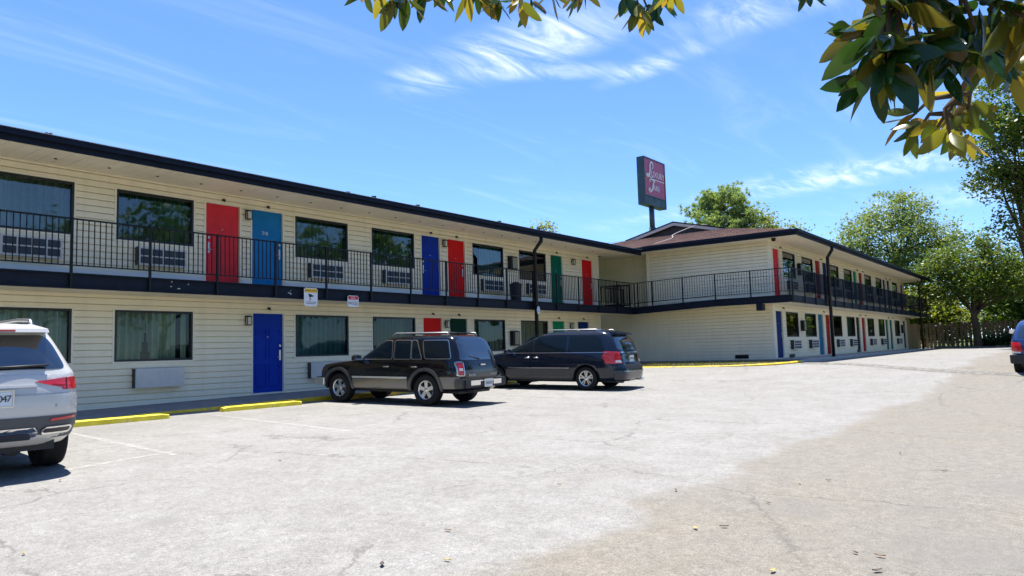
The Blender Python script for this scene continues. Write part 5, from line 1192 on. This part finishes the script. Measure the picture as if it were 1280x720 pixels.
def tree(name, label, x, y, zb, ells, mat_l, nclump=140, per=45, rc=.55, size=.17, aspect=.55, trunk=.25, limbs=16, group=None, fork=None, upb=.6, lean=(0, 0)):
    root = thing(name, label, 'tree', (x, y, zb), 0, group)
    ells = [(a+lean[0]*0, b_, c-zb if False else c, d, e, f) for a, b_, c, d, e, f in ells]
    pts, cl = crown_points(ells, nclump, per, rc)
    o = link('foliage', quads_mesh('foliage', leaf_quads(pts, size, aspect, upb), mat_l), root)
    zmin = min(c[2]-c[5] for c in ells); zc = np.mean([c[2] for c in ells]); fk = fork or max(1.2, zmin*.9)
    tr_ = MB(); k = [(0, 0, -.3), (trunk*.2, 0, fk*.4), (0, trunk*.3, fk), (lean[0]*.6, lean[1]*.6, (fk+zc)/2), (lean[0], lean[1], zc+.5)]
    P = spline(k, 5); n = len(P); tr_.tube(P, [trunk*(1.25 if i == 0 else 1)*(1-.75*i/(n-1)) for i in range(n)], 10); to = tr_.build('trunk', bark, root)
    lb = MB()
    for i in rs.choice(len(cl), min(limbs, len(cl)), replace=False):
        c = Vector(cl[i]); s0 = P[int(rs.randint(int(n*.45), n-1))]; 
        if s0.z > c.z: s0 = P[int(n*.45)]
        m = s0.lerp(c, .5)+Vector((rs.normal()*.25, rs.normal()*.25, .25)); L_ = spline([s0, m, c], 5); lb.tube(L_, [trunk*.34*(1-.85*j/(len(L_)-1)) for j in range(len(L_))], 6)
    lb.build('limbs', bark, to); return root
lf_light = leaf_mat('light_leaves', [(.10, .16, .05), (.16, .22, .07), (.22, .25, .12)], .38, .5)
lf_mid = leaf_mat('mid_leaves', [(.035, .085, .012), (.065, .12, .018), (.12, .16, .025)], .35, .45)
lf_dark = leaf_mat('dark_leaves', [(.012, .035, .010), (.028, .065, .015), (.055, .10, .02)], .25, .4)
lf_pine = leaf_mat('pine_needles', [(.14, .22, .08), (.22, .30, .12), (.32, .38, .20)], .5, .5)
lf_yel = leaf_mat('yellow_green_leaves', [(.10, .15, .015), (.18, .21, .025), (.25, .26, .05)], .4, .5)
lf_mix = leaf_mat('mixed_green_leaves', [(.04, .09, .012), (.09, .145, .02), (.17, .19, .035)], .35, .45)
gz = lambda x, y: G(x, y)
tree('tall_tree', 'tall airy pale green tree rising behind the far end of the right wing roof', 84, 14.2, .5, [(0, 0, 11.0, 5.5, 5.5, 4.6), (1.5, -3.0, 8.5, 4, 4.5, 4), (-1, 3.2, 8.5, 4, 4, 3.6), (0, -.6, 14.0, 3.2, 3.0, 2.6), (0, -5.6, 10.5, 2.2, 2.6, 1.8)], lf_light, 480, 50, .62, .17, .5, .38, 26)
tree('shade_tree', 'broad dense shade tree with a dark trunk standing at the board fence', 65.2, 5.95, gz(64, 6), [(0, -.2, 6.0, 3.6, 3.6, 2.2), (.3, 2.4, 5.2, 2.6, 2.4, 1.7), (0, -2.8, 5.0, 2.8, 2.6, 1.9), (0, .2, 7.2, 2.6, 2.4, 1.6), (-.6, .9, 4.2, 2.4, 2.4, 1.1)], lf_mix, 300, 60, .42, .115, .6, .34, 26, fork=2.6)
tree('tall_tree', 'tall loose dark tree at the right edge, its branches above the blue car', 57, 2.0, gz(57, 0), [(0, -1.0, 12.6, 4.0, 4.2, 3.2), (0, -.4, 15.6, 3.0, 3.6, 3.2), (0, -3.5, 9.5, 4.0, 3.4, 3.5), (-.5, 1.2, 10.6, 2.6, 2.2, 1.6), (0, -.6, 7.8, 3, 2.8, 1.6), (-1, -2.4, 11, 3, 3, 3.4)], lf_mix, 680, 56, .48, .13, .55, .36, 30)
def pine(label, x, y, zb, h, spread, n=46):
    root = thing('pine_tree', label, 'tree', (x, y, zb)); tr_ = MB(); tr_.tube([(0, 0, -.3), (.15, .1, h*.5), (0, 0, h*.97)], [.34, .26, .05], 10); to = tr_.build('trunk', bark, root); lb = MB(); C_ = []
    for i in range(n):
        t = rs.uniform(.45, 1); a = rs.uniform(0, 6.28); l = spread*(1.12-t)**.55*rs.uniform(.45, 1.05)*1.15; s0 = Vector((0, 0, h*t*.96)); e = Vector((l*math.cos(a), l*math.sin(a), h*t*.96+l*.28+rs.uniform(-.2, .5)))
        L_ = spline([s0, s0.lerp(e, .55)+Vector((0, 0, -.1)), e], 5); lb.tube(L_, [.07*(1-.8*j/(len(L_)-1)) for j in range(len(L_))], 5)
        for q in L_[len(L_)//2:]:
            for _ in range(5): C_.append(np.array(q)+rs.normal(size=3)*.42)
    C_.append(np.array((0, 0, h))); lb.build('limbs', bark, to); C_ = np.array(C_); k = 34; N = len(C_)*k; d = rs.normal(size=(N, 3)); d[:, 2] += .35; d /= np.linalg.norm(d, axis=1)[:, None]; c = np.repeat(C_, k, 0)
    s = rs.normal(size=(N, 3)); s -= d*(s*d).sum(1)[:, None]; s /= np.linalg.norm(s, axis=1)[:, None]; l = rs.uniform(.2, .36, N)[:, None]; w_ = .024
    co = np.stack([c-s*w_, c+s*w_, c+d*l+s*w_*.6, c+d*l-s*w_*.6], 1); link('foliage', quads_mesh('foliage', co, lf_pine), root); return root
pine('feathery pine crown showing above the brown shingled roof beside the pole sign', 73.0, 28.4, .6, 16.4, 6.2, 84)
tree('leafy_tree', 'bright green rounded tree crown right of the pine above the brown shingled roof', 76, 26.2, .6, [(0, 0, 12.4, 3.0, 3.0, 2.6), (1, -2.8, 11.2, 2.4, 2.4, 2.4)], lf_yel, 130, 50, .5, .15, .55, .3, 12)
tree('leafy_tree', 'small tree top peeking over the roof of the left wing', 51, 36, .2, [(0, -.6, 10.6, 1.3, 1.5, 1.4), (0, .6, 9.4, 1.6, 1.6, 1.6)], lf_yel, 70, 50, .4, .15, .55, .25, 10)
# trees beyond the fence
bx_list = [(73, 10.5, 5.6, 2.6, lf_yel, 'yellow green bushy tree beyond the fence, just right of the right wing'), (76, 2.5, 7.6, 3.8, lf_mid, 'mid green tree beyond the fence behind the broad shade tree'), (72, -3.5, 6.6, 3.6, lf_yel, 'sunlit yellow green tree beyond the fence at the right edge'), (90, 5, 9.5, 4.6, lf_light, 'pale tree far beyond the fence, behind the broad shade tree'), (79, -9, 9.5, 5, lf_mid, 'large mid green tree beyond the right end of the fence'), (92, -4, 14, 6.5, lf_mid, 'tall green tree far beyond the right end of the fence'), (96, 22, 9, 5, lf_mid, 'mid green tree far behind the right wing')]
for x, y, h, r, m_, lab in bx_list:
    tree('background_tree', lab, x, y, .4, [(0, 0, h*.62, r, r, h*.36), (0, r*.5, h*.42, r*.8, r*.8, h*.3), (0, -r*.5, h*.40, r*.8, r*.8, h*.3)], m_, 260, 50, .5, .17, .55, .25, 10, group='trees beyond the board fence')
# ivy clump and shrubs along the fence
def shrub(label, x, y, ells, m_, n=60):
    root = thing('shrub', label, 'shrub', (x, y, G(x, y))); pts, cl = crown_points(ells, n, 60, .2); link('foliage', quads_mesh('foliage', leaf_quads(pts, .07, .6, .4), m_), root); s = MB()
    for i in range(6): c = Vector(cl[i]); s.tube([(0, 0, -.1), c*.5+Vector((0, 0, .1)), c], [.03, .02, .008], 5)
    s.build('stems', bark, root)
shrub('dark green ivy clump climbing the foot of the fence near the blue car', 65.9, 3.0, [(0, 0, .55, .5, 1.5, .6), (.3, -1.2, .5, .4, 1.0, .7)], lf_dark, 110)
shrub('low dark shrub at the base of the shade tree against the fence', 65.9, 5.0, [(0, 0, .35, .4, .9, .4)], lf_dark)
# trees on the near side of the lot, seen only as reflections
rt_ = tree('roadside_tree', 'big roadside tree behind the camera, seen only mirrored in the motel windows', 4, -21, G(4, -15), [(0, 0, 8.6, 4.8, 4.2, 3.2), (-3.2, 0, 6.6, 3, 3, 2.6), (3.2, .5, 6.8, 3, 3, 2.6), (0, 0, 11.2, 3, 2.8, 2.2)], lf_mid, 200, 40, .6, .2, .6, .35, 18, group='trees mirrored in the motel windows')
for x, y, s, a in ((-7, -19, .95, 1), (13.5, -23, 1.15, 2.2), (23, -20, .9, 3.5), (31, -24, 1.1, 4.1), (42, -21, 1.0, 5.2), (53, -24, 1.2, .7), (-16, -8, 1.0, 2.9), (-20, 4, 1.1, 4.4), (-22, 16, 1.0, 1.7)):
    c = copy_tree(rt_); c.location = (x, y, G(x, y)-.05); c.scale = (s, s, s); c.rotation_euler = (0, 0, a)
# ------------------------------------------------------------------ magnolia overhead
mag = thing('magnolia_tree', 'overhanging magnolia with big glossy green and bronze leaves at the top right', 'tree', (2.4, -2.6, G(2.4, -2.6)))
lf_mag = leaf_mat('magnolia_leaves', [(.008, .030, .010), (.014, .05, .012), (.022, .06, .012), (.010, .040, .020), (.045, .08, .012)], .30, .18, under=[(.10, .105, .016), (.05, .085, .014), (.12, .085, .020), (.15, .14, .025), (.020, .055, .018), (.012, .04, .018)])
lf_magy = leaf_mat('yellowing_magnolia_leaves', [(.05, .085, .012), (.16, .16, .02), (.03, .06, .012), (.26, .20, .03), (.30, .14, .03)], .45, .3, under=[(.10, .12, .02), (.22, .19, .03), (.07, .09, .015), (.30, .23, .035), (.30, .15, .04)])
MV, MF = {0: [], 1: []}, {0: [], 1: []}
def mleaf(k, p, d, up, L, W, droop):
    d = d.normalized(); s = d.cross(up).normalized(); n = s.cross(d); v0 = len(MV[k]); ns = 7
    tw = rnd.uniform(-.5, .5)
    for i in range(ns+1):
        t = i/ns; w_ = W*(math.sin(math.pi*min(1, t*.93+.03))**.75)*(1-.35*t)*1.15; 
        if i == ns: w_ = .001
        c = p+d*(L*t)-Vector((0, 0, 1))*droop*L*t*t; wave = .06*W*math.sin(t*9+tw*7)
        for j, f in ((-1, 1), (0, 0), (1, 1)): MV[k].append(tuple(c+s*(j*w_)+n*(f*w_*.30+wave*j)))
    for i in range(ns):
        for j in (0, 1): a = v0+3*i+j; MF[k].append((a, a+3, a+4, a+1))
def whorl(k, tip, ax, n, L, out=.75):
    ax = ax.normalized(); a0 = ax.orthogonal().normalized(); b0 = ax.cross(a0); ph = rnd.uniform(0, 6.28)
    for i in range(n):
        t = ph+i*2.4; r = (a0*math.cos(t)+b0*math.sin(t)); d = ax*rnd.uniform(.25, .9)+r*out*rnd.uniform(.6, 1.2)
        up_ = (ax+Vector((0, 0, .35))+Vector((rnd.gauss(0, .3), rnd.gauss(0, .3), rnd.gauss(0, .3)))).normalized(); l = L*rnd.uniform(.65, 1.12)
        mleaf(k, tip-ax*rnd.uniform(0, .06)+r*.012, d, up_, l, l*rnd.uniform(.19, .25), rnd.uniform(.05, .32))
BIG = [[2.25, 0.48, 2.46], [2.48, 0.45, 2.49], [2.43, 0.36, 2.43], [2.64, 0.3, 2.53], [2.71, 0.22, 2.46], [2.41, 0.11, 2.36], [2.42, 0.05, 2.32], [2.62, 0.53, 2.46], [2.31, 0.41, 2.29], [2.33, 0.37, 2.25], [2.83, 0.4, 2.5], [2.55, 0.29, 2.34], [2.83, 0.25, 2.45], [2.65, 0.17, 2.35], [2.47, 0.56, 2.39], [2.2, 0.46, 2.19], [2.52, 0.48, 2.26], [2.69, 0.47, 2.34], [2.56, 0.32, 2.33], [2.74, 0.28, 2.33], [2.82, 0.12, 2.44], [2.48, 0.02, 2.29]]
LOW = [[3.28, 0.48, 2.32], [3.23, 0.43, 2.27], [3.14, 0.36, 2.24], [3.05, 0.31, 2.17], [3.47, 0.3, 2.28], [3.3, 0.27, 2.32], [3.43, 0.25, 2.31], [3.46, 0.32, 2.43]]
YEL = [[3.37, 0.17, 2.53], [3.5, 0.13, 2.53], [3.26, 0.1, 2.41], [3.46, 0.11, 2.58], [3.23, 0.17, 2.57], [3.56, 0.06, 2.55], [3.41, 0.22, 2.51]]
TOP = [[2.6, 2.79, 3.31], [2.66, 2.75, 3.3], [2.74, 2.73, 3.33], [2.9, 3.25, 3.61], [2.89, 2.74, 3.45], [3.03, 2.74, 3.5], [2.97, 2.5, 3.38], [3.11, 2.53, 3.41], [3.11, 2.4, 3.35], [3.17, 2.29, 3.34], [3.32, 2.32, 3.39], [3.39, 2.23, 3.44], [3.65, 2.21, 3.56], [3.55, 2.12, 3.48], [3.84, 1.99, 3.49], [3.84, 1.91, 3.42], [3.95, 1.9, 3.45], [3.81, 1.76, 3.41], [3.57, 1.58, 3.31], [4.5, 1.04, 3.53], [4.51, 1.13, 3.53]]
LIMB = [spline([(2.4, -2.6, -.2), (2.5, -2.4, 1.6), (2.7, -1.6, 3.0), (2.8, -.6, 3.3), (2.8, .1, 2.75), (2.60, .35, 2.62)], 6), spline([(2.7, -1.6, 3.0), (3.1, -.4, 3.5), (3.5, .9, 3.9), (3.55, 1.9, 3.8), (3.2, 2.5, 3.75), (2.8, 3.05, 3.75)], 6), spline([(2.8, -.6, 3.3), (3.0, 0, 2.85), (2.98, .2, 2.42), (3.2, .33, 2.30)], 6), spline([(2.8, -.4, 3.2), (3.3, -.1, 2.9), (3.5, .1, 2.6)], 6)]
tb = MB(); P = LIMB[0]; tb.tube(P[:14], [.14-.006*i for i in range(14)], 10); tk = tb.build('trunk', bark, mag); 
def un(o): o.matrix_parent_inverse = Matrix.Translation(mag.location).inverted(); return o
un(tk)
tb = MB(); tb.tube(P[13:], [.055*(1-.8*i/(len(P)-14)) for i in range(len(P)-13)], 8)
for L_, r0 in ((LIMB[1], .06), (LIMB[2], .028), (LIMB[3], .03)): tb.tube(L_, [r0*(1-.8*i/(len(L_)-1)) for i in range(len(L_))], 8)
nodes = [p for L_ in LIMB for p in L_[4:]]
def twig(tip):
    s = min(nodes, key=lambda q: (q-tip).length+(.15 if q.z < tip.z else 0)); m = s.lerp(tip, .5)+Vector((rnd.uniform(-.03, .03), rnd.uniform(-.03, .03), .03)); tb.tube([s, m, tip], [.011, .008, .005], 6); return (tip-m)
for p in BIG:
    if p in ([2.25, 0.48, 2.46], [2.47, 0.56, 2.39], [2.2, 0.46, 2.19], [2.48, 0.45, 2.49]): p = [p[0]+.10, p[1]-.09, p[2]+.05]
    tip = Vector(p); ax = twig(tip); whorl(0, tip, (ax.normalized()*.6+Vector((-.15, .1, -.2))+Vector((rnd.gauss(0, .5), rnd.gauss(0, .5), rnd.gauss(0, .35)))), rnd.randint(7, 10), .145)
for p in LOW: tip = Vector(p); ax = twig(tip); whorl(1, tip, ax.normalized()+Vector((0, .1, -.1)), rnd.randint(4, 6), .125)
for p in YEL: tip = Vector(p); ax = twig(tip); whorl(1, tip, ax.normalized(), rnd.randint(5, 7), .135)
for i, p in enumerate(TOP): tip = Vector(p); ax = twig(tip); whorl(1 if i % 3 == 0 else 0, tip, ax.normalized()+Vector((-.1, .05, -.55)), rnd.randint(5, 7), .135)
# the rest of the crown, above the frame, shading what hangs below it
for i in range(90):
    if i % 3: tip = Vector((rnd.uniform(1.9, 3.6), rnd.uniform(-2.2, .7), rnd.uniform(2.9, 4.2)))
    else: b0 = Vector(rnd.choice(LIMB[1])); tip = b0+Vector((rnd.uniform(-.7, .7), rnd.uniform(-.7, .7), rnd.uniform(.25, .9)))
    ax = twig(tip); whorl(0, tip, ax.normalized()+Vector((0, 0, .3)), 7, .17)
un(tb.build('limbs', bark, mag))
for k, m_, nm in ((0, lf_mag, 'foliage'), (1, lf_magy, 'foliage')):
    me = bpy.data.meshes.new(nm); me.from_pydata(MV[k], [], MF[k]); me.polygons.foreach_set('use_smooth', [True]*len(MF[k])); me.materials.append(m_); un(link(nm, me, mag))
# ------------------------------------------------------------------ small litter and wires
lv = [[6.69, 3.17], [4.72, 1.61], [5.09, 1.09], [7.99, 2.11], [7.7, 2.31], [10.3, 1.85], [6.63, 2.27], [3.73, 3.43], [3.41, 3.71], [3.5, 8.84], [6.34, 4.27], [5.43, 1.29], [5.44, 1.14], [2.14, 5.97], [5.61, 2.27], [9.22, 1.24], [5.44, 2.43], [5.65, 7.96], [4.31, 3.95]]
lfm = [mat('dry brown leaf', (.16, .085, .035), .7), mat('dry yellow leaf', (.40, .30, .08), .7), mat('dark dry leaf', (.05, .035, .025), .7)]
for i, (x, y) in enumerate(lv):
    b = MB(); l = rnd.uniform(.022, .042); n = 6; w0 = l*.36; cu_ = rnd.uniform(.05, .2)
    for q in range(n):
        t0, t1 = q/n, (q+1)/n; f0, f1 = w0*math.sin(math.pi*t0)+.001, w0*math.sin(math.pi*t1)+.001
        for s in (-1, 1): b.face([(l*(2*t0-1), 0, .006+cu_*l*(2*t0-1)**2), (l*(2*t1-1), 0, .006+cu_*l*(2*t1-1)**2), (l*(2*t1-1), s*f1, .012+cu_*l*(2*t1-1)**2), (l*(2*t0-1), s*f0, .012+cu_*l*(2*t0-1)**2)], 0, True)
    o = b.build('fallen_leaf', lfm[i % 3]); fixn(o); o.location = (x, y, G(x, y)+.006); o.rotation_euler = (0, 0, rnd.uniform(0, 6)); tag(o, 'small dry leaf lying on the open asphalt of the lot', 'leaf', 'dry leaves scattered on the asphalt')
wr = thing('overhead_wire', 'thin overhead wires crossing the sky left of the pole sign', 'wire', (70, 64, 15))
for dz in (0, .45):
    b = MB(); p0, p1 = Vector((62, 76, 15.2+dz)), Vector((92, 35, 15.7+dz)); b.tube([p0.lerp(p1, i/16)-Vector((0, 0, 1.2*(1-(2*i/16-1)**2))) for i in range(17)], .014, 5); o = b.build('cable', black_m, wr); o.matrix_parent_inverse = Matrix.Translation((-70, -64, -15))
